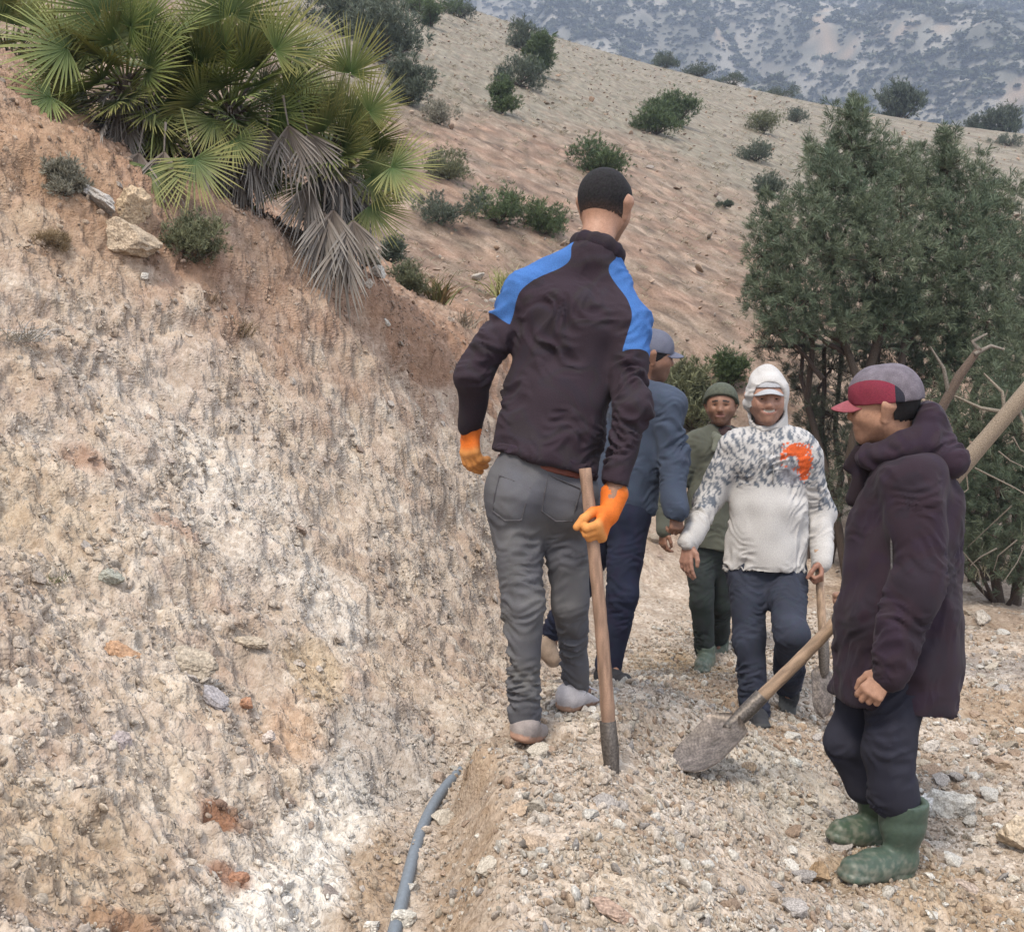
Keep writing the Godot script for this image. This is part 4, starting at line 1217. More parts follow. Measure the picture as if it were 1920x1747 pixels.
# ---------------------------------------------------------------- smooth bodies and clothes
# Tapered capsules joined with a smooth minimum on a grid, meshed as surface nets.
class Field:
	var A := PackedVector3Array()
	var B := PackedVector3Array()
	var N := PackedVector3Array()
	var RA := PackedFloat32Array()
	var RB := PackedFloat32Array()
	var F := PackedFloat32Array()
	var K := PackedFloat32Array()
	var IL := PackedFloat32Array()
	var W := PackedFloat32Array()
	var WF := PackedFloat32Array()
	var WD := PackedVector3Array()
	var minus := PackedByteArray()
	var cuts := []
	var v := PackedVector3Array()
	var nrm := PackedVector3Array()
	var idx := PackedInt32Array()
	var col := PackedColorArray()
	var noise: FastNoiseLite
	var drape := 0.0

	# a capsule from a to b; n and f flatten it along n; w is the depth of its folds, wf how many run across a metre
	func cap(a: Vector3, b: Vector3, ra: float, rb: float, k := 0.03, n := Vector3.ZERO, f := 1.0, w := 0.0, wf := 30.0, wd := Vector3.ZERO) -> void:
		if a.distance_squared_to(b) < 1e-8:
			b = a + Vector3(0, 0.0002, 0)
		A.append(a)
		B.append(b)
		N.append(n.normalized())
		RA.append(ra)
		RB.append(rb)
		F.append(f)
		K.append(k)
		IL.append(1.0 / a.distance_squared_to(b))
		W.append(w)
		WF.append(wf)
		WD.append((b - a).normalized() if wd == Vector3.ZERO else wd.normalized())
		minus.append(0)

	func carve(a: Vector3, b: Vector3, ra: float, rb: float, k := 0.01, n := Vector3.ZERO, f := 1.0) -> void:
		cap(a, b, ra, rb, k, n, f)
		minus[minus.size() - 1] = 1

	# nothing is left on the side of the point that the normal shows to
	func cut(point: Vector3, normal: Vector3) -> void:
		cuts.append(Plane(normal.normalized(), point))

	func dist(i: int, p: Vector3) -> float:
		var a := A[i]
		var ab := B[i] - a
		var t := clampf((p - a).dot(ab) * IL[i], 0.0, 1.0)
		var q := p - a - ab * t
		if F[i] != 1.0:
			var n := N[i]
			q += n * (q.dot(n) * (F[i] - 1.0))
		return q.length() - RA[i] - (RB[i] - RA[i]) * t

	func value(p: Vector3, list: PackedInt32Array) -> float:
		var d := 1.0
		for i in list:
			var e := dist(i, p)
			var k := K[i]
			if minus[i]:
				e = -e
				var h := maxf(k - absf(d - e), 0.0) / k
				d = maxf(d, e) + h * h * k * 0.25
			else:
				var h := maxf(k - absf(d - e), 0.0) / k
				d = minf(d, e) - h * h * k * 0.25
		for c: Plane in cuts:
			d = maxf(d, c.distance_to(p))
		return d

	func near(list: PackedInt32Array, c: Vector3, r: float) -> PackedInt32Array:
		var out := PackedInt32Array()
		for i in list:
			if dist(i, c) - r * F[i] < K[i] + 0.012:
				out.append(i)
		return out

	func build(h: float) -> Field:
		var lo := Vector3.INF
		var hi := -Vector3.INF
		var fmax := 1.0
		for i in A.size():
			fmax = maxf(fmax, F[i])
			if minus[i]:
				continue
			var r := Vector3.ONE * (maxf(RA[i], RB[i]) + K[i] * 0.3)
			lo = lo.min(A[i] - r).min(B[i] - r)
			hi = hi.max(A[i] + r).max(B[i] + r)
		lo -= Vector3.ONE * h * 3.0
		hi += Vector3.ONE * h * 3.0
		var bx := int(ceil((hi.x - lo.x) / h / 4.0)) + 1
		var by := int(ceil((hi.y - lo.y) / h / 4.0)) + 1
		var bz := int(ceil((hi.z - lo.z) / h / 4.0)) + 1
		var nx := bx * 4
		var ny := by * 4
		var nz := bz * 4
		var g := PackedFloat32Array()
		g.resize(nx * ny * nz)
		g.fill(1.0)
		var blocks := []
		var all := PackedInt32Array(range(A.size()))
		var r1 := h * 6.5 * 1.74
		var r2 := h * 2.6 * 1.74
		for X in range(0, bx, 3):
			for Y in range(0, by, 3):
				for Z in range(0, bz, 3):
					var c1 := lo + Vector3(X * 4 + 6, Y * 4 + 6, Z * 4 + 6) * h
					var l1 := near(all, c1, r1)
					if l1.is_empty():
						continue
					for x in range(X, mini(X + 3, bx)):
						for y in range(Y, mini(Y + 3, by)):
							for z in range(Z, mini(Z + 3, bz)):
								var c2 := lo + Vector3(x * 4 + 2, y * 4 + 2, z * 4 + 2) * h
								var d := value(c2, l1)
								if absf(d) > r2 * fmax:
									if d < 0.0:
										for i in 4:
											for j in 4:
												var o := ((x * 4 + i) * ny + y * 4 + j) * nz + z * 4
												for k in 4:
													g[o + k] = -1.0
									continue
								var l2 := near(l1, c2, r2)
								blocks.append([x * 4, y * 4, z * 4, l2])
								for i in 4:
									for j in 4:
										var o := ((x * 4 + i) * ny + y * 4 + j) * nz + z * 4
										for k in 4:
											g[o + k] = value(lo + Vector3(x * 4 + i, y * 4 + j, z * 4 + k) * h, l2)
		var id := {}
		var cells := PackedInt32Array()
		var sx := ny * nz
		var off := PackedInt32Array([0, 1, nz, nz + 1, sx, sx + 1, sx + nz, sx + nz + 1])
		var corner := [Vector3(0, 0, 0), Vector3(0, 0, 1), Vector3(0, 1, 0), Vector3(0, 1, 1), Vector3(1, 0, 0), Vector3(1, 0, 1), Vector3(1, 1, 0), Vector3(1, 1, 1)]
		var edges := [0, 1, 2, 3, 4, 5, 6, 7, 0, 2, 1, 3, 4, 6, 5, 7, 0, 4, 1, 5, 2, 6, 3, 7]
		for b in blocks:
			for i in 4:
				if b[0] + i >= nx - 1:
					continue
				for j in 4:
					if b[1] + j >= ny - 1:
						continue
					var o: int = ((b[0] + i) * ny + b[1] + j) * nz + b[2]
					for k in 4:
						if b[2] + k >= nz - 1:
							continue
						var at := o + k
						var inside := 0
						for q in off:
							if g[at + q] < 0.0:
								inside += 1
						if inside == 0 or inside == 8:
							continue
						var sum := Vector3.ZERO
						var cnt := 0
						for e in range(0, 24, 2):
							var p: int = edges[e]
							var r: int = edges[e + 1]
							var gp := g[at + off[p]]
							var gr := g[at + off[r]]
							if (gp < 0.0) != (gr < 0.0):
								sum += (corner[p] as Vector3).lerp(corner[r], gp / (gp - gr))
								cnt += 1
						var g0 := g[at]
						var g1 := g[at + 1]
						var g2 := g[at + nz]
						var g3 := g[at + nz + 1]
						var g4 := g[at + sx]
						var g5 := g[at + sx + 1]
						var g6 := g[at + sx + nz]
						var g7 := g[at + sx + nz + 1]
						var n := Vector3(g4 + g5 + g6 + g7 - g0 - g1 - g2 - g3, g2 + g3 + g6 + g7 - g0 - g1 - g4 - g5, g1 + g3 + g5 + g7 - g0 - g2 - g4 - g6).normalized()
						var pos := lo + (Vector3(b[0] + i, b[1] + j, b[2] + k) + sum / cnt) * h
						if noise:
							pos += n * fold(pos, b[3])
						id[at] = v.size()
						cells.append(at)
						v.append(pos)
						nrm.append(n)
		for at in cells:
			var s := g[at] < 0.0
			for ax in 3:
				var step: int = [sx, nz, 1][ax]
				if s == (g[at + step] < 0.0):
					continue
				var u: int = [nz, 1, sx][ax]
				var w: int = [1, sx, nz][ax]
				if not (id.has(at - u) and id.has(at - w) and id.has(at - u - w)):
					continue
				var a: int = id[at]
				var b: int = id[at - u]
				var c: int = id[at - u - w]
				var d: int = id[at - w]
				if s:
					idx.append_array([a, c, b, a, d, c])
				else:
					idx.append_array([a, b, c, a, c, d])
		return self

	func fold(p: Vector3, list: PackedInt32Array) -> float:
		var best := 1e9
		var ds := PackedFloat32Array()
		for i in list:
			var d := dist(i, p) if not minus[i] else 9.0
			ds.append(d)
			best = minf(best, d)
		var total := 0.0
		var sum := 0.0
		for q in list.size():
			var wgt := exp((best - ds[q]) * 60.0)
			if wgt < 0.02:
				continue
			var i := list[q]
			total += wgt
			if W[i] == 0.0:
				continue
			var dir := WD[i]
			# folds bend and fade in and out along the cloth
			var warp := noise.get_noise_3dv(p * 5.0 + Vector3(7, 1, 3))
			var gate := clampf(0.62 + 1.4 * noise.get_noise_3dv(p * 4.3 + Vector3(2, 8, 5)), 0.0, 1.0)
			var s := p * 8.0 + dir * ((p - A[i]).dot(dir) * (WF[i] - 8.0) * 0.8 + warp * 1.3)
			sum += wgt * W[i] * gate * (0.6 - 2.0 * absf(noise.get_noise_3dv(s)) + 0.3 * noise.get_noise_3dv(s * 2.1 + Vector3(9, 4, 1)))
		var low := noise.get_noise_3dv(p * 6.0) * drape
		return (sum / total if total > 0.0 else 0.0) + low

	func paint(f: Callable) -> Field:
		col.resize(v.size())
		for i in v.size():
			col[i] = f.call(v[i], nrm[i])
		return self


func commit(called: String, fields: Array, m: Material, parent: Node3D) -> MeshInstance3D:
	var v := PackedVector3Array()
	var idx := PackedInt32Array()
	var col := PackedColorArray()
	for f: Field in fields:
		var b := v.size()
		v.append_array(f.v)
		col.append_array(f.col)
		for i in f.idx:
			idx.append(i + b)
	return part(called, array_mesh(v, idx, col), m, parent)


# splits a painted field along the zero line of a scalar; returns [where it is positive, where it is negative]
func split(f: Field, scalar: Callable) -> Array:
	var s := PackedFloat32Array()
	s.resize(f.v.size())
	for i in f.v.size():
		s[i] = scalar.call(f.v[i])
	var out := [Field.new(), Field.new()]
	var maps := [{}, {}]
	for k in range(0, f.idx.size(), 3):
		for side in 2:
			var sg := 1.0 if side == 0 else -1.0
			var poly := PackedInt32Array()
			for e in 3:
				var a := f.idx[k + e]
				var b := f.idx[k + (e + 1) % 3]
				var sa := s[a] * sg
				var sb := s[b] * sg
				if sa >= 0.0:
					poly.append(pick(out[side], maps[side], f, a, a, 0.0))
				if (sa >= 0.0) != (sb >= 0.0):
					poly.append(pick(out[side], maps[side], f, a, b, sa / (sa - sb)))
			for q in range(1, poly.size() - 1):
				out[side].idx.append_array([poly[0], poly[q], poly[q + 1]])
	return out


func pick(o: Field, map: Dictionary, f: Field, a: int, b: int, t: float) -> int:
	var key := mini(a, b) * 1000003 + maxi(a, b)
	if a > b:
		t = 1.0 - t
		var c := a
		a = b
		b = c
	if not map.has(key):
		map[key] = o.v.size()
		o.v.append(f.v[a].lerp(f.v[b], t))
		o.nrm.append(f.nrm[a].lerp(f.nrm[b], t))
		o.col.append(f.col[a].lerp(f.col[b], t))
	return map[key]



# ---------------------------------------------------------------- bodies
func field(drape := 0.0) -> Field:
	var f := Field.new()
	f.noise = n_ridge
	f.drape = drape
	return f


# palm, four fingers of unequal length and a thumb; curl: bend of each finger joint in radians
func add_hand(F: Field, wrist: Vector3, dir: Vector3, palm: Vector3, thumb: Vector3, curl: Array, s := 1.0, grow := 0.0, thumb_in := 0.5) -> void:
	dir = dir.normalized()
	palm = (palm - dir * palm.dot(dir)).normalized()
	var side := dir.cross(palm).normalized()
	if side.dot(thumb) < 0.0:
		side = -side
	F.cap(wrist - dir * 0.05, wrist + dir * 0.015 * s, 0.027 * s + grow, 0.025 * s + grow, 0.02, palm, 1.25)
	for i in 4:
		var y := 0.0285 - 0.019 * i
		var base: Vector3 = wrist + (dir * (0.092 - 0.004 * absf(i - 1.0)) + side * y) * s
		F.cap(wrist + side * y * 0.5 * s + dir * 0.012 * s, base, 0.0125 * s + grow, 0.0115 * s + grow, 0.014, palm, 1.15)
		var L: float = [0.072, 0.080, 0.075, 0.059][i] * s
		var p := base
		var ang := 0.0
		var splay: Vector3 = side * (0.09 - 0.06 * i)
		for k in 3:
			ang += curl[i] * [0.85, 1.15, 0.75][k]
			var q: Vector3 = p + (dir * cos(ang) + palm * sin(ang) + splay * cos(ang)).normalized() * L * [0.47, 0.30, 0.23][k]
			F.cap(p, q, (0.0098 - 0.0008 * k) * s + grow, (0.0092 - 0.0009 * k) * s + grow, 0.004)
			p = q
	var t0 := wrist + (dir * 0.022 + side * 0.020 + palm * 0.004) * s
	var t1 := wrist + (dir * 0.050 + side * 0.043 + palm * 0.018 * (0.5 + thumb_in)) * s
	var t2 := t1 + (dir * 0.030 + side * (0.012 - 0.016 * thumb_in) + palm * 0.022 * thumb_in) * s
	var t3 := t2 + (dir * 0.024 - side * 0.012 * thumb_in + palm * 0.018 * thumb_in) * s
	F.cap(t0, t1, 0.016 * s + grow, 0.0125 * s + grow, 0.012)
	F.cap(t1, t2, 0.0118 * s + grow, 0.0108 * s + grow, 0.005)
	F.cap(t2, t3, 0.0108 * s + grow, 0.0085 * s + grow, 0.004)


# c: middle of the skull, u: up, f: where the face looks, neck: base of the neck
func add_head(F: Field, c: Vector3, u: Vector3, f: Vector3, neck: Vector3, smile := 0.0) -> void:
	u = u.normalized()
	f = (f - u * f.dot(u)).normalized()
	var r := f.cross(u)
	F.cap(c + u * 0.03 - f * 0.022, c + u * 0.028 + f * 0.022, 0.078, 0.075, 0.03)
	F.cap(c + u * 0.02 - f * 0.01, c - u * 0.02 + f * 0.01, 0.074, 0.068, 0.04)
	F.cap(c - u * 0.005 + f * 0.04, c - u * 0.075 + f * 0.055, 0.058, 0.034, 0.04)
	for s in [-1.0, 1.0]:
		var q: Vector3 = r * s
		F.cap(c - u * 0.022 + f * 0.064 + q * 0.034, c - u * 0.026 + f * 0.056 + q * 0.042, 0.024 + 0.003 * smile, 0.022, 0.03)
		F.cap(c - u * 0.045 + q * 0.052 + f * 0.012, c - u * 0.088 + f * 0.058 + q * 0.014, 0.022, 0.018, 0.035)
		F.cap(c + u * 0.024 + f * 0.083 + q * 0.008, c + u * 0.022 + f * 0.068 + q * 0.046, 0.014, 0.012, 0.018)
		F.cap(c - u * 0.030 + f * 0.100 + q * 0.010, c - u * 0.030 + f * 0.094 + q * 0.012, 0.0085, 0.008, 0.008)
		F.carve(c + u * 0.004 + f * 0.098 + q * 0.032, c + u * 0.004 + f * 0.096 + q * 0.034, 0.013, 0.013, 0.016)
		# upper lid
		F.cap(c + u * 0.0135 + f * 0.0895 + q * 0.020, c + u * 0.0125 + f * 0.0825 + q * 0.045, 0.0062, 0.0055, 0.006)
		# ear
		F.cap(c + u * 0.012 + q * 0.091 - f * 0.018, c - u * 0.030 + q * 0.080 - f * 0.004, 0.026, 0.014, 0.008, q - f * 0.45, 2.6)
	F.cap(c + u * 0.012 + f * 0.088, c - u * 0.024 + f * 0.108, 0.0095, 0.0125, 0.014)
	F.cap(c - u * 0.060 + f * 0.084 - r * 0.016, c - u * 0.060 + f * 0.084 + r * 0.016, 0.014, 0.014, 0.02)
	F.cap(c - u * 0.047 + f * 0.092 - r * 0.015, c - u * 0.047 + f * 0.092 + r * 0.015, 0.0065, 0.0065, 0.008)
	F.cap(c - u * 0.061 + f * 0.091 - r * 0.012, c - u * 0.061 + f * 0.091 + r * 0.012, 0.0075, 0.0075, 0.008)
	for k in 6:
		var x0 := (k - 3) / 3.0 * (0.02 + 0.008 * smile)
		var x1 := (k - 2) / 3.0 * (0.02 + 0.008 * smile)
		F.carve(c - u * (0.054 - smile * 9.0 * x0 * x0) + f * (0.102 - 9.0 * x0 * x0) + r * x0, c - u * (0.054 - smile * 9.0 * x1 * x1) + f * (0.102 - 9.0 * x1 * x1) + r * x1, 0.0035 + 0.002 * smile, 0.0035 + 0.002 * smile, 0.003)
	F.cap(c - u * 0.092 + f * 0.070, c - u * 0.090 + f * 0.074, 0.021, 0.018, 0.02)
	F.cap(c - u * 0.05 - f * 0.02, neck, 0.054, 0.060, 0.035)


func face_paint(c: Vector3, u: Vector3, f: Vector3, skin: Color, hair: Color, smile := 0.0, stubble := 0.3) -> Callable:
	u = u.normalized()
	f = (f - u * f.dot(u)).normalized()
	var r := f.cross(u)
	return func(p: Vector3, _n: Vector3) -> Color:
		var q := p - c
		var y := q.dot(u)
		var x := absf(q.dot(r))
		var z := q.dot(f)
		var k := skin * (1.0 + n_ridge.get_noise_3dv(p * 60.0) * 0.12)
		if z > 0.05:
			# brows, stubble and lips are hair and flesh of their own colour
			if absf(y - 0.032 + x * x * 4.0) < 0.0045 and x > 0.013 and x < 0.050:
				k = hair
			var bow := y + 0.055 - smile * 9.0 * x * x
			var lip := Vector2(x / (0.026 + 0.006 * smile), bow / 0.013).length()
			if lip < 1.0 and z > 0.075:
				k = skin.lerp(Color(0.30, 0.10, 0.08), 0.6)
				if smile > 0.0 and absf(bow - 0.003) < 0.0055 and x < 0.024:
					k = Color(0.62, 0.58, 0.50)
		if y < -0.035 and z > 0.0 or y < -0.01 and z > 0.0 and x > 0.055 and z < 0.05:
			k = k.lerp(hair, stubble * smoothstep(-0.02, -0.06, y))
		return k


func add_eyes(parent: Node3D, c: Vector3, u: Vector3, f: Vector3) -> void:
	u = u.normalized()
	f = (f - u * f.dot(u)).normalized()
	var r := f.cross(u)
	for s in [-1.0, 1.0]:
		var e := field()
		var at: Vector3 = c + u * 0.005 + f * 0.0775 + r * s * 0.032
		e.cap(at, at + u * 0.0003, 0.0110, 0.0110, 0.005, u, 1.7)
		e.build(0.0025).paint(func(p: Vector3, _n: Vector3) -> Color:
			var q := p - at
			return Color(0.035, 0.02, 0.012) if (q - f * q.dot(f)).length() < 0.0058 and q.dot(f) > 0.0 else Color(0.36, 0.32, 0.29))
		commit("eye", [e], mats.rubber, parent)


# torso shared by bodies and upper clothes; J: joints; g: how far outside the skin
func add_torso(F: Field, J: Dictionary, g: float, w := 0.0, deep := 1.0) -> void:
	var r: Vector3 = (J.shR - J.shL).normalized()
	var up: Vector3 = (J.neck - J.pelvis).normalized()
	var fwd := up.cross(r).normalized()
	var sw: float = (J.shR - J.shL).length() * 0.5
	var mid: Vector3 = (J.shR + J.shL) * 0.5
	var diag := (up * 0.8 + r * 0.5).normalized()
	var low: Vector3 = J.pelvis
	F.cap(low.lerp(mid, 0.5) + fwd * 0.005, low.lerp(mid, 0.86), sw * 0.80 + g, sw * 0.86 + g, 0.06, fwd, 1.42 / deep, w, 22.0, diag)
	F.cap(low + up * 0.02, low.lerp(mid, 0.45), sw * 0.80 + g, sw * 0.78 + g, 0.06, fwd, 1.36 / deep, w, 22.0, diag)
	F.cap(J.shL + r * 0.03, J.shR - r * 0.03, 0.062 + g, 0.062 + g, 0.07, fwd, 1.0, w * 0.5, 22.0, diag)
	for s in ["shL", "shR"]:
		F.cap(J.neck, J[s] + up * 0.012, 0.055 + g * 0.7, 0.05 + g, 0.05, fwd, 1.0, w * 0.3, 22.0)


func add_arm(F: Field, J: Dictionary, s: String, g: float, w := 0.0, cuff := 0.0) -> void:
	var sh: Vector3 = J["sh" + s]
	var el: Vector3 = J["el" + s]
	var wr: Vector3 = J["wr" + s]
	F.cap(sh, el, 0.056 + g, 0.047 + g, 0.035, Vector3.ZERO, 1.0, w, 26.0)
	F.cap(el, wr, 0.046 + g, 0.034 + g * 0.6, 0.03, Vector3.ZERO, 1.0, w * 1.1, 34.0)
	if cuff > 0.0:
		var d := (el - wr).normalized()
		F.cap(wr, wr + d * 0.045, 0.033 + g * 0.55 + cuff, 0.034 + g * 0.55 + cuff, 0.008, Vector3.ZERO, 1.0, w * 0.3, 60.0)


func add_leg(F: Field, J: Dictionary, s: String, g: float, w := 0.0, wide := 0.0, slim := 0.0) -> void:
	var hip: Vector3 = J["hip" + s]
	var kn: Vector3 = J["kn" + s]
	var an: Vector3 = J["an" + s]
	F.cap(hip, kn, 0.086 + g, 0.058 + g - slim, 0.04, Vector3.ZERO, 1.0, w * 0.6, 26.0)
	F.cap(kn, an, 0.057 + g - slim, 0.042 + g + wide - slim, 0.03, Vector3.ZERO, 1.0, w * 1.2, 30.0)


func add_pelvis(F: Field, J: Dictionary, g: float, w := 0.0) -> void:
	var r: Vector3 = (J.hipR - J.hipL).normalized()
	var up: Vector3 = (J.neck - J.pelvis).normalized()
	var fwd := up.cross(r).normalized()
	F.cap(J.hipL + up * 0.03, J.hipR + up * 0.03, 0.092 + g, 0.092 + g, 0.05, fwd, 1.05, w * 0.4, 20.0)
	F.cap(J.pelvis, J.pelvis + up * 0.1, 0.14 + g, 0.135 + g, 0.05, fwd, 1.35, w * 0.3, 20.0)
	for s in ["hipL", "hipR"]:
		F.cap(J[s] - fwd * 0.045, J[s] - fwd * 0.045 - up * 0.02, 0.078 + g, 0.07 + g, 0.04, Vector3.ZERO, 1.0, w * 0.3, 20.0)


# the body under the clothes, one surface: coarse trunk and limbs, finer head and hands
func body_mesh(J: Dictionary, head: Field, hands: Array, skin: Color, parent: Node3D) -> MeshInstance3D:
	var b := field()
	add_torso(b, J, -0.012)
	for s in ["L", "R"]:
		add_arm(b, J, s, -0.010)
		add_leg(b, J, s, -0.012)
		b.cap(J["an" + s], J["an" + s].lerp(J["to" + s], 0.35), 0.028, 0.018, 0.02)
	add_pelvis(b, J, -0.012)
	b.cap(J.neck, J.neck.lerp(J.head, 0.5), 0.055, 0.05, 0.03)
	b.build(0.015).paint(func(_p: Vector3, _n: Vector3) -> Color: return skin)
	var all := [b, head]
	all.append_array(hands)
	return commit("body", all, mats.skin, parent)


func plain(c: Color, vary := 0.1, scale := 9.0) -> Callable:
	return func(p: Vector3, _n: Vector3) -> Color:
		var k := 1.0 + n_fine.get_noise_3dv(p * scale) * vary
		return Color(c.r * k, c.g * k, c.b * k)


# low shoe: heel and toe rest on the ground, up is the sole's normal
func add_shoe(parent: Node3D, heel: Vector3, toe: Vector3, ankle: Vector3, up: Vector3, c: Color, sole: Color, m: Material, called := "shoe", cell := 0.007) -> void:
	up = up.normalized()
	var F := field(0.0)
	var d := (toe - heel).normalized()
	up = (up - d * up.dot(d)).normalized()
	var side := d.cross(up)
	F.cap(heel + d * 0.03 + up * 0.040, heel.lerp(toe, 0.5) + up * 0.038, 0.041, 0.040, 0.03)
	F.cap(heel.lerp(toe, 0.5) + up * 0.034, toe - d * 0.035 + up * 0.026, 0.044, 0.036, 0.03, up, 1.25)
	F.cap(heel + d * 0.035 + up * 0.06, ankle, 0.040, 0.044, 0.035)
	F.cap(heel + d * 0.03 + up * 0.014, toe - d * 0.035 + up * 0.012, 0.043, 0.045, 0.006, up, 2.4)
	F.cut(heel, -up)
	F.cut(ankle + (ankle - heel - d * 0.035).normalized() * 0.015, (ankle - heel - d * 0.035).normalized())
	F.build(cell)
	F.paint(func(p: Vector3, _n: Vector3) -> Color:
		var y := (p - heel).dot(up)
		var k := 1.0 + n_fine.get_noise_3dv(p * 25.0) * 0.25
		var cc := (sole if y < 0.026 else c) * 0.78
		return cc * k)
	var two := split(F, func(p: Vector3) -> float: return (p - heel).dot(up) - 0.026)
	var s := commit(called, [two[0]], m, parent)
	commit("sole", [two[1]], mats.leather, s)
	var lace := field()
	var mid := heel.lerp(toe, 0.52) + up * 0.072
	for k in 3:
		var q := mid + d * (0.022 * k - 0.02) - up * 0.010 * k
		lace.cap(q - side * 0.022, q + side * 0.022, 0.0035, 0.0035, 0.003)
	lace.build(0.004).paint(plain(c * 1.15))
	commit("laces", [lace], mats.cloth, s)


# rubber boot: shaft open at the top
func add_boot(parent: Node3D, heel: Vector3, toe: Vector3, top: Vector3, c: Color, sole: Color, wide := 0.072, cell := 0.007) -> void:
	var F := field(0.004)
	var d := (toe - heel).normalized()
	var side := d.cross(Vector3.UP).normalized()
	var up := side.cross(d).normalized()
	var ankle := heel + d * 0.045 + up * 0.085
	var ax := (top - ankle).normalized()
	F.cap(heel + d * 0.04 + up * 0.045, heel.lerp(toe, 0.55) + up * 0.042, 0.046, 0.046, 0.03)
	F.cap(heel.lerp(toe, 0.5) + up * 0.040, toe - d * 0.045 + up * 0.034, 0.049, 0.041, 0.03, up, 1.1, 0.004, 40.0)
	F.cap(ankle, ankle.lerp(top, 0.5), 0.048, wide * 0.88, 0.04, Vector3.ZERO, 1.0, 0.005, 28.0)
	F.cap(ankle.lerp(top, 0.5), top + ax * 0.05, wide * 0.88, wide * 1.02, 0.02, Vector3.ZERO, 1.0, 0.004, 18.0)
	F.cap(top - ax * 0.016, top + ax * 0.02, wide * 1.02, wide * 1.05, 0.004)
	F.carve(top - ax * 0.02, top + ax * 0.06, wide * 0.84 - 0.010, wide * 1.06 - 0.008, 0.003)
	F.cap(heel + d * 0.04 + up * 0.016, toe - d * 0.043 + up * 0.014, 0.047, 0.049, 0.004, up, 2.0)
	F.cut(heel, -up)
	F.cut(top, ax)
	F.build(cell)
	F.paint(func(p: Vector3, _n: Vector3) -> Color:
		var k := 1.0 + n_fine.get_noise_3dv(p * 14.0) * 0.18
		var y := (p - heel).dot(up)
		# dried mud splashed on the foot
		var mud := clampf(n_fine.get_noise_3dv(p * 40.0) * 0.5 + 0.32 - y * 4.0, 0.0, 0.4)
		return (c * k * 0.78).lerp(Color(0.30, 0.27, 0.22), mud))
	var two := split(F, func(p: Vector3) -> float: return (p - heel).dot(up) - 0.027)
	var s := commit("boot", [two[0]], mats.rubber, parent)
	commit("sole", [two[1]], mats.rubber, s)


# crown of a cap or a knitted hat over a skull; keeps what lies above a tilted plane
func add_crown(c: Vector3, u: Vector3, f: Vector3, g: float, low: float, slope: float, cell: float, tall := 0.0) -> Field:
	u = u.normalized()
	f = (f - u * f.dot(u)).normalized()
	var F := field(0.0)
	F.cap(c + u * (0.03 + tall) - f * 0.022, c + u * (0.028 + tall) + f * 0.022, 0.078 + g, 0.076 + g, 0.03, Vector3.ZERO, 1.0, 0.001, 20.0)
	F.cap(c + u * 0.02 - f * 0.018, c - u * 0.03 + f * 0.006, 0.079 + g, 0.076 + g, 0.03)
	F.carve(c + u * 0.02 - f * 0.015, c - u * 0.06 + f * 0.0, 0.070 + g, 0.070 + g, 0.003)
	F.cut(c + u * low, -u + f * slope)
	F.build(cell)
	return F


# a stiff curved peak reaching forward from the brow
func add_peak(parent: Node3D, c: Vector3, u: Vector3, f: Vector3, rise: float, length: float, droop: float, top: Color, edge: Color) -> void:
	u = u.normalized()
	f = (f - u * f.dot(u)).normalized()
	var r := f.cross(u)
	var v := PackedVector3Array()
	var idx := PackedInt32Array()
	var col := PackedColorArray()
	var W := 17
	var H := 9
	for face in 2:
		for j in H:
			for i in W:
				var s := i / (W - 1.0) * 2.0 - 1.0
				var t := j / (H - 1.0)
				var root := u * (rise - 0.020 * s * s) + f * (0.080 - 0.046 * s * s) + r * s * 0.068
				var out := length * sqrt(maxf(0.0, 1.0 - pow(absf(s), 2.6))) + 0.004
				var p := c + root + f * out * t - u * out * t * (droop + 0.15 * t + 0.20 * s * s) + r * s * 0.006 * t
				v.append(p - u * face * (0.0045 + 0.003 * (1.0 - t)))
				col.append((top if j < H - 1 else edge) * (1.0 + n_fine.get_noise_3dv(p * 40.0) * 0.15))
	for face in 2:
		var o := face * W * H
		for j in H - 1:
			for i in W - 1:
				var a := o + j * W + i
				if face == 0:
					idx.append_array([a, a + 1, a + W, a + 1, a + W + 1, a + W])
				else:
					idx.append_array([a, a + W, a + 1, a + 1, a + W, a + W + 1])
	var n := W * H
	for i in W - 1:
		var a := (H - 1) * W + i
		idx.append_array([a, a + 1, a + n, a + 1, a + 1 + n, a + n])
	part("peak", array_mesh(v, idx, col), mats.fleece, parent)



# ---------------------------------------------------------------- the five workers
const SKIN := Color(0.29, 0.165, 0.112)
const SKIN_DARK := Color(0.205, 0.108, 0.072)
const HAIR := Color(0.018, 0.016, 0.016)


func build_people() -> void:
	walking_man()
	standing_man()
	smiling_man()
	beanie_man()
	hidden_man()


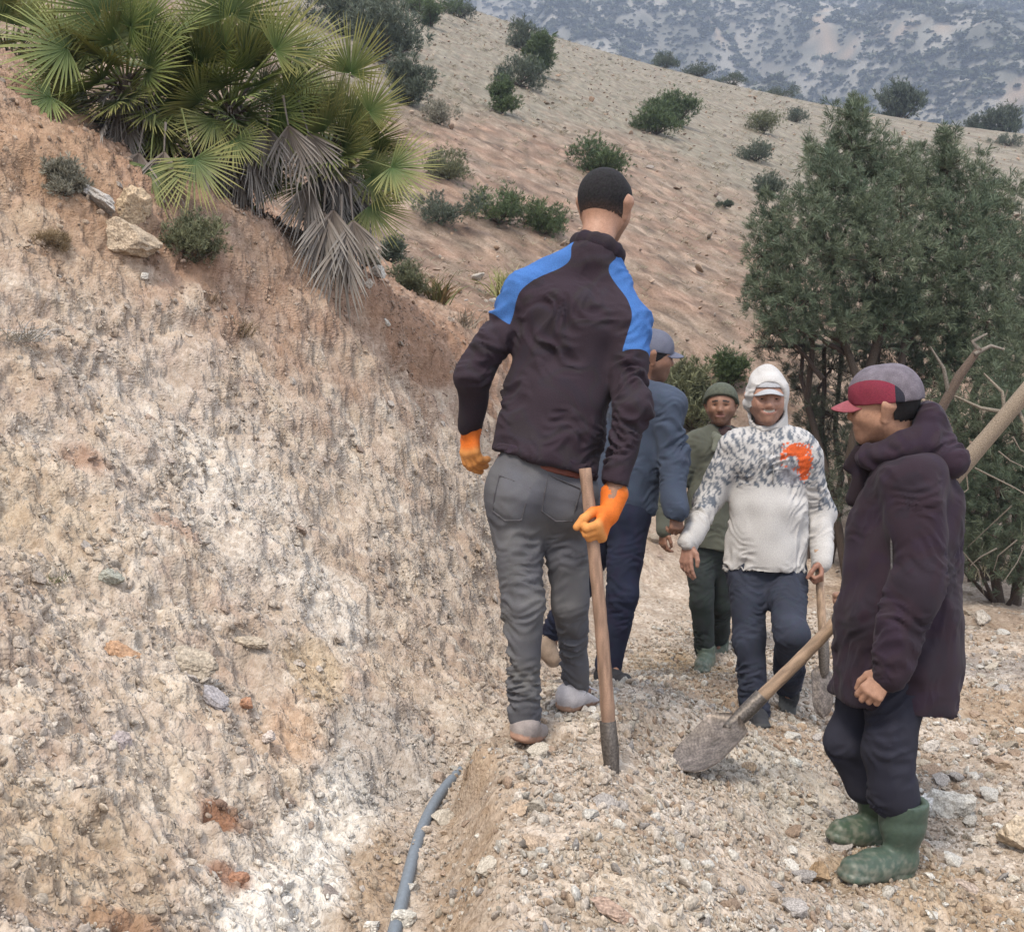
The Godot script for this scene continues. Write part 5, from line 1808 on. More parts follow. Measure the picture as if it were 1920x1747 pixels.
# seen from behind, brown jacket with blue shoulders, orange gloves, one hand on a shovel handle
func walking_man() -> void:
	var o := thing("person", "person seen from behind, dark jacket with blue shoulders, orange gloves, striding on the heap", "person", Vector3(0.096, 0.413, -3.481), "workers on the track")
	var at: Vector3 = o.position
	var J := {
		"head": Vector3(0.313, 2.168, -3.773), "neck": Vector3(0.276, 1.999, -3.694), "pelvis": Vector3(0.091, 1.257, -3.573),
		"shL": Vector3(0.036, 1.871, -3.700), "shR": Vector3(0.374, 1.773, -3.629),
		"elL": Vector3(-0.129, 1.609, -3.651), "wrL": Vector3(-0.140, 1.435, -3.773),
		"elR": Vector3(0.386, 1.497, -3.499), "wrR": Vector3(0.307, 1.186, -3.419),
		"hipL": Vector3(0.009, 1.204, -3.567), "hipR": Vector3(0.179, 1.196, -3.587),
		"knL": Vector3(0.036, 0.866, -3.490), "knR": Vector3(0.194, 0.851, -3.589), "anL": Vector3(0.042, 0.491, -3.490), "anR": Vector3(0.225, 0.510, -3.753),
		"heL": Vector3(0.021, 0.428, -3.433), "toL": Vector3(0.107, 0.356, -3.656), "heR": Vector3(0.171, 0.438, -3.705), "toR": Vector3(0.352, 0.426, -3.905),
	}
	for k in J:
		J[k] -= at
	var up: Vector3 = (J.neck - J.pelvis).normalized()
	var r: Vector3 = (J.shR - J.shL).normalized()
	var fwd := up.cross(r).normalized()
	var hu := Vector3(0.14, 1.0, -0.14)
	var hf := Vector3(0.45, -0.12, -0.9)
	var head := field()
	add_head(head, J.head, hu, hf, J.neck)
	head.build(0.0045).paint(face_paint(J.head, hu, hf, SKIN * 1.25, HAIR))
	# right hand closed round the upright handle
	var gloveR := field(0.001)
	add_hand(gloveR, J.wrR, Vector3(-0.38, -0.60, 0.72), Vector3(-0.85, 0.05, -0.55), Vector3(0.0, 1, 0.3), [1.15, 1.2, 1.2, 1.15], 1.05, 0.003, 0.9)
	gloveR.cap(J.wrR + Vector3(0.018, 0.050, -0.03), J.wrR + Vector3(0, -0.01, 0.0), 0.045, 0.032, 0.02, Vector3.ZERO, 1.0, 0.004, 60.0)
	gloveR.build(0.0034)
	var gloveL := field(0.001)
	add_hand(gloveL, J.wrL, Vector3(-0.05, -1.0, 0.1), Vector3(0.75, 0.0, -0.65), Vector3(-0.6, 0, -0.7), [0.45, 0.5, 0.6, 0.7], 1.12, 0.004, 0.3)
	gloveL.cap(J.wrL + Vector3(0, 0.03, 0.01), J.wrL + Vector3(0, -0.02, 0.0), 0.041, 0.033, 0.02)
	gloveL.build(0.0038)
	for pr in [[gloveR, J.wrR], [gloveL, J.wrL]]:
		var w: Vector3 = pr[1]
		pr[0].paint(func(p: Vector3, _n: Vector3) -> Color:
			# rubber dipped fingers are paler than the orange back
			var k := smoothstep(0.075, 0.105, (p - w).length()) * 0.75
			return Color(0.66, 0.155, 0.022).lerp(Color(0.56, 0.28, 0.09), k) * (1.0 + n_fine.get_noise_3dv(p * 30.0) * 0.10))
	body_mesh(J, head, [], SKIN, o)
	commit("glove", [gloveR], mats.leather, o)
	commit("glove", [gloveL], mats.leather, o)
	var hair := add_crown(J.head, hu, hf, 0.0035, -0.050, 0.72, 0.004, 0.014)
	var scalp: Vector3 = J.head
	hair.paint(func(p: Vector3, _n: Vector3) -> Color:
		# cropped sides and nape let the skin through
		var q := p - scalp
		var thin := smoothstep(0.010, -0.075, q.dot(hu)) * (0.55 + n_ridge.get_noise_3dv(p * 160.0) * 0.5)
		return Color(0.020, 0.019, 0.020).lerp(SKIN * 0.7, clampf(thin, 0.0, 0.75)) * (1.0 + n_ridge.get_noise_3dv(p * 120.0) * 0.5))
	commit("hair", [split(hair, func(p: Vector3) -> float:
		var q := p - scalp
		return q.dot(hu) + 0.034 - 0.72 * q.dot(hf) + n_ridge.get_noise_3dv(p * 70.0) * 0.007)[0]], mats.fleece, o)

	var jk := field(0.012)
	add_torso(jk, J, 0.018, 0.016, 1.06)
	jk.cap(J.pelvis + up * 0.03, J.pelvis + up * 0.17, 0.178, 0.172, 0.05, fwd, 1.32, 0.010, 26.0, up)
	add_arm(jk, J, "L", 0.012, 0.013, 0.002)
	add_arm(jk, J, "R", 0.012, 0.015, 0.002)
	var hem: Vector3 = Vector3(0.114, 1.314, -3.579) - at
	jk.cut(hem, (-up - r * 0.06).normalized())
	jk.build(0.0068)
	jk.paint(plain(Color(0.034, 0.024, 0.031), 0.25, 5.0))
	var neck: Vector3 = J.neck
	var blue := func(p: Vector3) -> float:
		var best := -1.0
		for s in ["L", "R"]:
			var sg := -1.0 if s == "L" else 1.0
			var sh: Vector3 = J["sh" + s]
			var along: float = (p - sh).dot((J["el" + s] - sh).normalized())
			var q := p - neck
			var lat := q.dot(r) * sg
			var drop := -q.dot(up)
			var line := lat - 0.074 - 0.116 * smoothstep(0.015, 0.21, drop) + 0.02 * smoothstep(0.0, 0.06, drop) * smoothstep(0.14, 0.06, drop)
			best = maxf(best, minf(line, 0.075 - along + maxf(0.0, drop - 0.12) * 0.25))
		return best
	var two := split(jk, blue)
	var jacket := commit("jacket", [two[1]], mats.fleece, o)
	var pan: Field = two[0]
	pan.paint(plain(Color(0.055, 0.150, 0.39), 0.25, 8.0))
	commit("shoulder_panel", [pan], mats.fleece, jacket)
	var co := field(0.004)
	for k in 12:
		var a := TAU * k / 12.0
		var b := TAU * (k + 1) / 12.0
		var p0: Vector3 = J.neck + up * (0.022 - 0.012 * cos(a)) + r * sin(a) * 0.082 + fwd * (cos(a) * 0.080 + 0.012)
		var p1: Vector3 = J.neck + up * (0.022 - 0.012 * cos(b)) + r * sin(b) * 0.082 + fwd * (cos(b) * 0.080 + 0.012)
		co.cap(p0, p1, 0.026, 0.026, 0.012, r * sin(a) + fwd * cos(a), 1.9, 0.004, 20.0)
	co.build(0.006).paint(plain(Color(0.028, 0.020, 0.026), 0.2))
	commit("collar", [co], mats.fleece, jacket)
	var bd := field(0.004)
	bd.cap(J.pelvis + up * 0.055, J.pelvis + up * 0.12, 0.182, 0.179, 0.01, fwd, 1.32, 0.006, 30.0, up)
	bd.cut(hem + up * 0.030, up)
	bd.cut(hem - up * 0.004, (-up - r * 0.06).normalized())
	bd.build(0.0068).paint(plain(Color(0.036, 0.024, 0.033), 0.2))
	commit("hem", [bd], mats.fleece, jacket)

	var je := field(0.006)
	add_pelvis(je, J, 0.012, 0.008)
	add_leg(je, J, "L", 0.008, 0.013, -0.002, 0.003)
	add_leg(je, J, "R", 0.008, 0.013, -0.002, 0.010)
	# stacked folds at the ankle and behind the knee
	for s in ["L", "R"]:
		var kn: Vector3 = J["kn" + s]
		var an: Vector3 = J["an" + s]
		je.cap(an.lerp(kn, 0.30), an.lerp(kn, 0.02), 0.047 if s == "L" else 0.044, 0.048 if s == "L" else 0.045, 0.02, Vector3.ZERO, 1.0, 0.024, 34.0)
		je.cap(kn.lerp(J["hip" + s], 0.18), kn.lerp(an, 0.2), 0.064 if s == "L" else 0.055, 0.059 if s == "L" else 0.052, 0.03, Vector3.ZERO, 1.0, 0.013, 30.0)
	je.cut(J.pelvis + up * 0.115, up)
	je.build(0.0066)
	je.paint(func(p: Vector3, _n: Vector3) -> Color:
		var y := (p - at).y
		var k := 1.0 + n_fine.get_noise_3dv(p * 8.0) * 0.25
		var c := Color(0.100, 0.100, 0.112).lerp(Color(0.135, 0.13, 0.125), clampf(n_fine.get_noise_3dv(p * 4.0 + Vector3(3, 0, 0)) + 0.2, 0, 1))
		return c * k * (1.0 if y < 9.0 else 1.0))
	var jeans := commit("jeans", [je], mats.denim, o)
	# waistband with belt loops, back pockets
	var wb := field()
	wb.cap(J.pelvis + up * 0.04, J.pelvis + up * 0.075, 0.1565, 0.1555, 0.01, fwd, 1.33, 0.002, 30.0, up)
	wb.cut(J.pelvis + up * 0.062, up)
	wb.cut(J.pelvis + up * 0.036, -up)
	wb.build(0.0066).paint(plain(Color(0.17, 0.06, 0.045), 0.2))
	commit("belt", [wb], mats.leather, jeans)
	for s in [-1.0, 1.0]:
		var c: Vector3 = J["hipL" if s < 0 else "hipR"] - up * 0.005 - r * s * 0.004
		var pk := field(0.001)
		for a in [[-0.055, 0.062, 0.055, 0.052], [-0.055, 0.062, -0.05, -0.055], [0.055, 0.052, 0.05, -0.055], [-0.05, -0.055, 0.0, -0.072], [0.05, -0.055, 0.0, -0.072]]:
			var p0 := seat_at(je, c + r * a[0] + up * a[1], fwd)
			var p1 := seat_at(je, c + r * a[2] + up * a[3], fwd)
			var pm := seat_at(je, (p0 + p1) * 0.5, fwd)
			pk.cap(p0, pm, 0.0032, 0.0032, 0.003)
			pk.cap(pm, p1, 0.0032, 0.0032, 0.003)
		pk.build(0.0034).paint(plain(Color(0.095, 0.09, 0.095)))
		commit("pocket_seam", [pk], mats.denim, jeans)
	add_shoe(o, J.heL, J.toL, J.anL - Vector3(0, 0.02, 0), Vector3(0.1, 1, 0.1), Color(0.36, 0.31, 0.29), Color(0.46, 0.27, 0.19), mats.leather)
	add_shoe(o, J.heR, J.toR, J.anR - Vector3(0, 0.015, 0), Vector3(0.05, 1, 0.15), Color(0.60, 0.56, 0.57), Color(0.42, 0.26, 0.18), mats.leather)


# the point of a garment straight behind p
func seat_at(f: Field, p: Vector3, fwd: Vector3) -> Vector3:
	var all := PackedInt32Array(range(f.A.size()))
	var q := p - fwd * 0.3
	for k in 40:
		var d := f.value(q, all)
		if d < 0.0005:
			break
		q += fwd * d * 0.6
	return q


# in profile on the right, long dark coat, red and grey cap, green rubber boots
func standing_man() -> void:
	var o := thing("person", "person standing sideways in long plum coat, red cap and green rubber boots", "person", Vector3(1.173, 0.009, -3.337), "workers on the track")
	var at: Vector3 = o.position
	var J := {
		"head": Vector3(1.211, 1.502, -3.559), "neck": Vector3(1.270, 1.324, -3.550), "pelvis": Vector3(1.266, 0.757, -3.499),
		"shL": Vector3(1.256, 1.262, -3.393), "shR": Vector3(1.359, 1.249, -3.753),
		"elL": Vector3(1.258, 0.992, -3.313), "wrL": Vector3(1.152, 0.716, -3.263),
		"elR": Vector3(1.371, 0.905, -3.857), "wrR": Vector3(1.212, 0.824, -3.788),
		"hipL": Vector3(1.241, 0.762, -3.419), "hipR": Vector3(1.236, 0.719, -3.575),
		"knL": Vector3(1.194, 0.434, -3.353), "knR": Vector3(1.120, 0.392, -3.539), "anL": Vector3(1.231, 0.111, -3.348), "anR": Vector3(1.240, 0.096, -3.558),
		"heL": Vector3(1.276, 0.013, -3.358), "toL": Vector3(1.027, 0.048, -3.261), "heR": Vector3(1.273, 0.014, -3.559), "toR": Vector3(1.053, 0.070, -3.504),
	}
	for k in J:
		J[k] -= at
	var up: Vector3 = (J.neck - J.pelvis).normalized()
	var r: Vector3 = (J.shR - J.shL).normalized()
	var fwd := up.cross(r).normalized()
	var hu := Vector3(-0.06, 1.0, 0.0)
	var hf := Vector3(-0.92, -0.10, -0.38)
	var hr := hf.cross(hu).normalized()
	var head := field()
	add_head(head, J.head, hu, hf, J.neck)
	head.build(0.004).paint(face_paint(J.head, hu, hf, SKIN * 1.35, HAIR, 0.0, 0.2))
	var handL := field()
	add_hand(handL, J.wrL, Vector3(-0.62, -0.78, 0.05), Vector3(0.35, -0.3, -0.85), Vector3(-0.9, 0.2, 0.2), [0.7, 0.75, 0.85, 0.95], 0.98, 0.0, 0.4)
	handL.build(0.0034).paint(plain(SKIN * 1.15, 0.25, 40.0))
	var handR := field()
	add_hand(handR, J.wrR, Vector3(-0.65, -0.1, 0.3), Vector3(-0.1, 0.1, 0.95), Vector3(-0.7, 0.7, 0), [1.2, 1.2, 1.2, 1.2], 0.98, 0.0, 0.9)
	handR.build(0.0045).paint(plain(SKIN, 0.2, 40.0))
	var bm := body_mesh(J, head, [handL, handR], SKIN, o)
	add_eyes(bm, J.head, hu, hf)
	var hair := add_crown(J.head, hu, hf, 0.004, -0.03, 0.55, 0.006)
	hair.paint(plain(HAIR, 0.4, 80.0))
	var skull: Vector3 = J.head
	commit("hair", [split(hair, func(p: Vector3) -> float: return -0.030 - (p - skull).dot(hf))[0]], mats.fleece, o)

	var coat := Color(0.029, 0.018, 0.027)
	var F := field(0.016)
	add_torso(F, J, 0.034, 0.008, 1.16)
	F.cap(J.pelvis + up * 0.30, J.pelvis + up * 0.02 + fwd * 0.01, 0.172, 0.188, 0.06, r, 1.02, 0.010, 16.0, up * 0.8 + fwd)
	F.cap(J.pelvis + up * 0.04 + fwd * 0.01, J.pelvis - up * 0.28 + fwd * 0.02, 0.190, 0.204, 0.05, r, 1.05, 0.009, 14.0, up * 0.5 + fwd)
	add_arm(F, J, "L", 0.030, 0.013, 0.006)
	add_arm(F, J, "R", 0.030, 0.010, 0.004)
	F.cap(J.elL.lerp(J.wrL, 0.1), J.elL.lerp(J.wrL, 0.85), 0.078, 0.066, 0.02, Vector3.ZERO, 1.0, 0.013, 26.0)
	F.cap(J.shL.lerp(J.elL, 0.25), J.elL, 0.090, 0.080, 0.02, Vector3.ZERO, 1.0, 0.012, 22.0)
	var hem: Vector3 = Vector3(1.225, 0.548, -3.446) - at
	F.cut(hem, -up * 0.98 + fwd * 0.10)
	F.build(0.0072)
	F.paint(plain(coat, 0.22, 5.0))
	var cm := commit("coat", [F], mats.cloth, o)
	# hood bunched round the neck, higher at the back
	var H := field(0.008)
	var ring := []
	for k in 14:
		var a := TAU * k / 14.0
		var back := 0.5 - 0.5 * cos(a)
		ring.append(J.neck + fwd * (0.105 - 0.20 * back) + r * sin(a) * 0.100 + up * (0.018 + 0.060 * back))
	for k in 14:
		var back := 0.5 - 0.5 * cos(TAU * (k + 0.5) / 14.0)
		H.cap(ring[k], ring[(k + 1) % 14], lerpf(0.042, 0.058, back), lerpf(0.042, 0.058, back), 0.02, Vector3.ZERO, 1.0, 0.012, 14.0, up + fwd * 0.5)
	H.cap(J.neck - fwd * 0.085 + up * 0.15 + r * 0.05, J.neck - fwd * 0.085 + up * 0.15 - r * 0.05, 0.046, 0.046, 0.05, Vector3.ZERO, 1.0, 0.008, 20.0, up)
	H.cap(J.neck - fwd * 0.135 + up * 0.01 + r * 0.06, J.neck - fwd * 0.135 + up * 0.01 - r * 0.06, 0.060, 0.060, 0.05, Vector3.ZERO, 1.0, 0.010, 20.0, up)
	H.carve(J.neck.lerp(J.head, 0.2) + fwd * 0.02, J.head + up * 0.1 + fwd * 0.02, 0.066, 0.100, 0.02)
	H.build(0.0068).paint(plain(coat * 1.15, 0.25, 6.0))
	commit("hood", [H], mats.cloth, cm)
	# open collar flap under the chin
	var L := field(0.004)
	L.cap(J.neck + fwd * 0.13 + up * 0.035, J.neck + fwd * 0.17 - up * 0.015, 0.028, 0.018, 0.02, r, 1.6)
	L.cap(J.neck + fwd * 0.10 + up * 0.01, J.neck + fwd * 0.15 - up * 0.12, 0.04, 0.026, 0.03, r, 1.5)
	L.build(0.007).paint(plain(coat * 0.7))
	commit("collar", [L], mats.cloth, cm)
	# zip of the sleeve pocket
	var toward := Vector3(-0.35, 0.0, 1.0).normalized()
	var z := field()
	var z0 := seat_at(F, Vector3(1.106, 1.150, -3.159) - at, -toward)
	var z1 := seat_at(F, Vector3(1.107, 1.012, -3.144) - at, -toward)
	var zm := seat_at(F, (z0 + z1) * 0.5, -toward)
	z.cap(z0, zm, 0.0045, 0.0045, 0.003)
	z.cap(zm, z1, 0.0045, 0.0045, 0.003)
	z.cap(z0, z0 - up * 0.02, 0.007, 0.006, 0.002)
	z.build(0.0034).paint(plain(Color(0.20, 0.19, 0.19)))
	commit("pocket_zip", [z], mats.steel, cm)

	var T := field(0.008)
	var tuck := J.duplicate()
	tuck.anL = J.anL.lerp(J.knL, 0.52)
	tuck.anR = J.anR.lerp(J.knR, 0.46)
	add_pelvis(T, J, 0.004, 0.004)
	add_leg(T, tuck, "L", 0.010, 0.008, 0.012)
	add_leg(T, tuck, "R", 0.008, 0.008, 0.004)
	T.cap(J.knL, J.anL.lerp(J.knL, 0.54), 0.072, 0.074, 0.03, Vector3.ZERO, 1.0, 0.020, 22.0)
	T.cap(J.hipL.lerp(J.knL, 0.6), J.knL, 0.086, 0.075, 0.03, Vector3.ZERO, 1.0, 0.016, 18.0)
	T.cap(J.knR, J.anR.lerp(J.knR, 0.5), 0.068, 0.060, 0.03, Vector3.ZERO, 1.0, 0.010, 18.0)
	T.build(0.0072).paint(plain(Color(0.024, 0.024, 0.036), 0.2, 6.0))
	commit("trousers", [T], mats.denim, o)
	add_boot(o, J.heL, J.toL, Vector3(1.241, 0.267, -3.355) - at, Color(0.078, 0.112, 0.086), Color(0.05, 0.07, 0.055), 0.078)
	add_boot(o, J.heR, J.toR, Vector3(1.208, 0.263, -3.556) - at, Color(0.070, 0.105, 0.070), Color(0.05, 0.07, 0.055), 0.071)

	# cap: red front and sides, grey mesh top, dark strap behind, rosy peak
	var K := add_crown(J.head, hu, hf, 0.017, 0.020, -0.06, 0.0045, 0.020)
	K.paint(plain(Color(0.20, 0.030, 0.050), 0.2, 12.0))
	var hd: Vector3 = J.head
	var grey := split(K, func(p: Vector3) -> float:
		var q := p - hd
		return Vector2((q.dot(hf) - 0.030) / 0.098, (q.dot(hu) - 0.035) / 0.062).length() - 1.0)
	var red := split(grey[1], func(p: Vector3) -> float: return (p - hd).dot(hf) + 0.040)
	var cap := commit("cap", [red[0]], mats.fleece, o)
	grey[0].paint(plain(Color(0.155, 0.135, 0.155), 0.3, 30.0))
	red[1].paint(plain(Color(0.030, 0.030, 0.042)))
	commit("mesh_top", [grey[0]], mats.fleece, cap)
	commit("back_strap", [red[1]], mats.fleece, cap)
	add_peak(cap, J.head, hu, hf, 0.040, 0.085, 0.22, Color(0.30, 0.085, 0.10), Color(0.30, 0.085, 0.10))


# facing the camera, smiling, white hoodie with grey print and an orange patch
func smiling_man() -> void:
	var o := thing("person", "smiling person in white hoodie with grey print and orange patch, walking towards the camera", "person", Vector3(1.142, -0.020, -4.843), "workers on the track")
	var at: Vector3 = o.position
	var J := {
		"head": Vector3(1.180, 1.460, -5.084), "neck": Vector3(1.202, 1.275, -5.104), "pelvis": Vector3(1.184, 0.711, -5.043),
		"shR": Vector3(1.035, 1.220, -5.098), "shL": Vector3(1.356, 1.212, -5.077),
		"elR": Vector3(0.924, 0.985, -5.093), "wrR": Vector3(0.799, 0.815, -4.913),
		"elL": Vector3(1.454, 0.932, -5.107), "wrL": Vector3(1.420, 0.723, -4.953),
		"hipR": Vector3(1.102, 0.656, -5.037), "hipL": Vector3(1.271, 0.656, -5.037),
		"knR": Vector3(1.083, 0.366, -4.905), "knL": Vector3(1.237, 0.437, -4.751), "anR": Vector3(1.114, 0.057, -4.891), "anL": Vector3(1.324, 0.087, -5.116),
		"heR": Vector3(1.116, -0.023, -4.923), "toR": Vector3(1.105, 0.021, -4.686), "heL": Vector3(1.342, 0.091, -5.187), "toL": Vector3(1.299, -0.053, -5.040),
	}
	for k in J:
		J[k] -= at
	var up: Vector3 = (J.neck - J.pelvis).normalized()
	var r: Vector3 = (J.shR - J.shL).normalized()
	var fwd := up.cross(r).normalized()
	var hu := Vector3(0.0, 1.0, 0.0)
	var hf := Vector3(-0.10, -0.06, 1.0)
	var head := field()
	add_head(head, J.head, hu, hf, J.neck, 1.0)
	head.build(0.0038).paint(face_paint(J.head, hu, hf, Color(0.36, 0.20, 0.145), HAIR, 1.0, 0.22))
	var hr := field()
	add_hand(hr, J.wrR, Vector3(-0.12, -0.95, 0.30), Vector3(0.75, -0.1, -0.6), Vector3(0.4, 0.0, 0.9), [0.25, 0.35, 0.4, 0.5], 1.0, 0.0, 0.2)
	hr.build(0.0042).paint(plain(Color(0.30, 0.165, 0.12), 0.25, 40.0))
	var hl := field()
	add_hand(hl, J.wrL, Vector3(-0.15, -0.75, 0.55), Vector3(-0.9, 0.0, -0.3), Vector3(0.0, 0.5, 0.9), [1.2, 1.2, 1.2, 1.2], 0.97, 0.0, 0.9)
	hl.build(0.0045).paint(plain(Color(0.26, 0.13, 0.09), 0.2, 40.0))
	var bm := body_mesh(J, head, [hr, hl], SKIN, o)
	add_eyes(bm, J.head, hu, hf)

	var F := field(0.014)
	add_torso(F, J, 0.028, 0.011, 1.08)
	F.cap(J.pelvis + up * 0.24, J.pelvis - up * 0.06, 0.166, 0.194, 0.05, fwd, 1.32, 0.015, 16.0, up + r * 0.4)
	add_arm(F, J, "R", 0.015, 0.013, 0.008)
	add_arm(F, J, "L", 0.015, 0.013, 0.008)
	F.cap(J.shL.lerp(J.elL, 0.2), J.elL, 0.066, 0.062, 0.02, Vector3.ZERO, 1.0, 0.013, 22.0)
	F.cap(J.shR.lerp(J.elR, 0.2), J.elR, 0.066, 0.062, 0.02, Vector3.ZERO, 1.0, 0.010, 22.0)
	var hem: Vector3 = Vector3(1.170, 0.671, -4.968) - at
	F.cut(hem, -up)
	F.build(0.0072)
	var neck: Vector3 = J.neck
	var white := Color(0.50, 0.48, 0.455)
	F.paint(func(p: Vector3, _n: Vector3) -> Color:
		var q := p - neck
		var x := -q.dot(r)
		var y := q.dot(up)
		var z := q.dot(fwd)
		var c := white * (1.0 + n_fine.get_noise_3dv(p * 7.0) * 0.08)
		var arm := absf(x) > 0.205 + 0.12 * maxf(0.0, -y - 0.1)
		var low := (-0.33 if arm else -0.222) + n_fine.get_noise_2d(x * 30.0, 4.0) * 0.018
		if y > low:
			# printed grass: slanting tufts of grey on white
			var t := n_fine.get_noise_2d(x * 34.0 + y * 16.0 + z * 9.0, y * 15.0 - x * 12.0) + 0.6 * n_ridge.get_noise_2d(x * 75.0 - y * 40.0, y * 40.0 + z * 20.0)
			c = c.lerp(Color(0.12, 0.135, 0.16), smoothstep(-0.16, 0.42, t + 0.12 * smoothstep(-0.05, -0.2, y)))
		if z > 0.02 and x > 0.03 and x < 0.185 and y < -0.02 and y > -0.225:
			# orange swirl with a grey patch under it
			var e := Vector2((x - 0.105) / 0.075, (y + 0.075) / 0.055)
			var hook := Vector2((x - 0.148) / 0.030, (y + 0.125) / 0.060).length()
			var rough := n_ridge.get_noise_2d(x * 60.0, y * 60.0) * 0.35
			var inner := Vector2((x - 0.085) / 0.045, (y + 0.108) / 0.035).length()
			var grey := Vector2((x - 0.085) / 0.058, (y + 0.165) / 0.050).length()
			if grey + rough < 1.0:
				c = Color(0.26, 0.255, 0.27) * (1.0 + rough)
			if (e.length() + rough * 1.6 < 1.0 and inner > 0.8) or hook + rough * 1.6 < 1.0:
				c = Color(0.66, 0.115, 0.030) * (1.0 + rough * 0.6)
		return c)
	var hemmed := split(F, func(p: Vector3) -> float: return (p - hem).dot(up) - 0.030)
	var hd := commit("hoodie", [hemmed[0]], mats.fleece, o)
	hemmed[1].paint(plain(white * 0.93, 0.15, 25.0))
	commit("hem", [hemmed[1]], mats.fleece, hd)
	# ribbed hem and the zip below the throat
	var zp := field()
	var z0 := seat_at(F, J.neck - up * 0.03 + fwd * 0.5, -fwd)
	var z1 := seat_at(F, J.neck - up * 0.21 + fwd * 0.5, -fwd)
	var zm := seat_at(F, (z0 + z1) * 0.5 + fwd * 0.1, -fwd)
	zp.cap(z0, zm, 0.004, 0.004, 0.003)
	zp.cap(zm, z1, 0.004, 0.004, 0.003)
	zp.build(0.0036).paint(plain(Color(0.40, 0.39, 0.38)))
	commit("zip", [zp], mats.steel, hd)
	# hood drawn over a cap
	var H := field(0.006)
	var c: Vector3 = J.head
	H.cap(c + hu * 0.055 - hf * 0.025, c + hu * 0.035 + hf * 0.020, 0.086, 0.091, 0.03, Vector3.ZERO, 1.0, 0.007, 18.0)
	H.cap(c + hu * 0.12 - hf * 0.01, c + hu * 0.06, 0.035, 0.06, 0.05)
	H.cap(c - hu * 0.02 - hf * 0.02, J.neck + hu * 0.005, 0.094, 0.084, 0.05, Vector3.ZERO, 1.0, 0.014, 16.0)
	H.carve(c + hu * 0.03, c - hu * 0.06 + hf * 0.01, 0.082, 0.077, 0.01)
	H.carve(c + hu * 0.006 + hf * 0.13, c - hu * 0.085 + hf * 0.125, 0.086, 0.062, 0.012, hf, 0.8)
	H.carve(c - hu * 0.085 + hf * 0.125, J.neck + fwd * 0.15 - up * 0.03, 0.055, 0.015, 0.015)
	H.build(0.006).paint(func(p: Vector3, _n: Vector3) -> Color:
		var q := p - c
		var k := white * (1.02 + n_fine.get_noise_3dv(p * 9.0) * 0.1)
		return k)
	commit("hood", [H], mats.fleece, hd)
	var K := add_crown(c, hu, hf, 0.010, 0.046, 0.1, 0.005)
	K.paint(plain(Color(0.40, 0.40, 0.41)))
	var cap := commit("cap", [K], mats.fleece, o)
	add_peak(cap, c, hu, hf, 0.054, 0.060, 0.20, Color(0.42, 0.42, 0.43), Color(0.42, 0.42, 0.43))

	var T := field(0.008)
	add_pelvis(T, J, -0.004, 0.006)
	add_leg(T, J, "R", 0.014, 0.010, 0.014)
	add_leg(T, J, "L", 0.014, 0.010, 0.010)
	T.build(0.0076).paint(plain(Color(0.038, 0.043, 0.062), 0.25, 6.0))
	commit("trousers", [T], mats.denim, o)
	add_shoe(o, J.heR, J.toR, J.anR, Vector3.UP, Color(0.05, 0.05, 0.055), Color(0.06, 0.06, 0.06), mats.leather, "shoe", 0.008)
	var sole_up: Vector3 = (J.anL - J.toL)
	add_shoe(o, J.heL, J.toL, J.anL, Vector3(0, 0.35, 1.0), Color(0.055, 0.055, 0.055), Color(0.12, 0.12, 0.115), mats.leather, "shoe", 0.008)


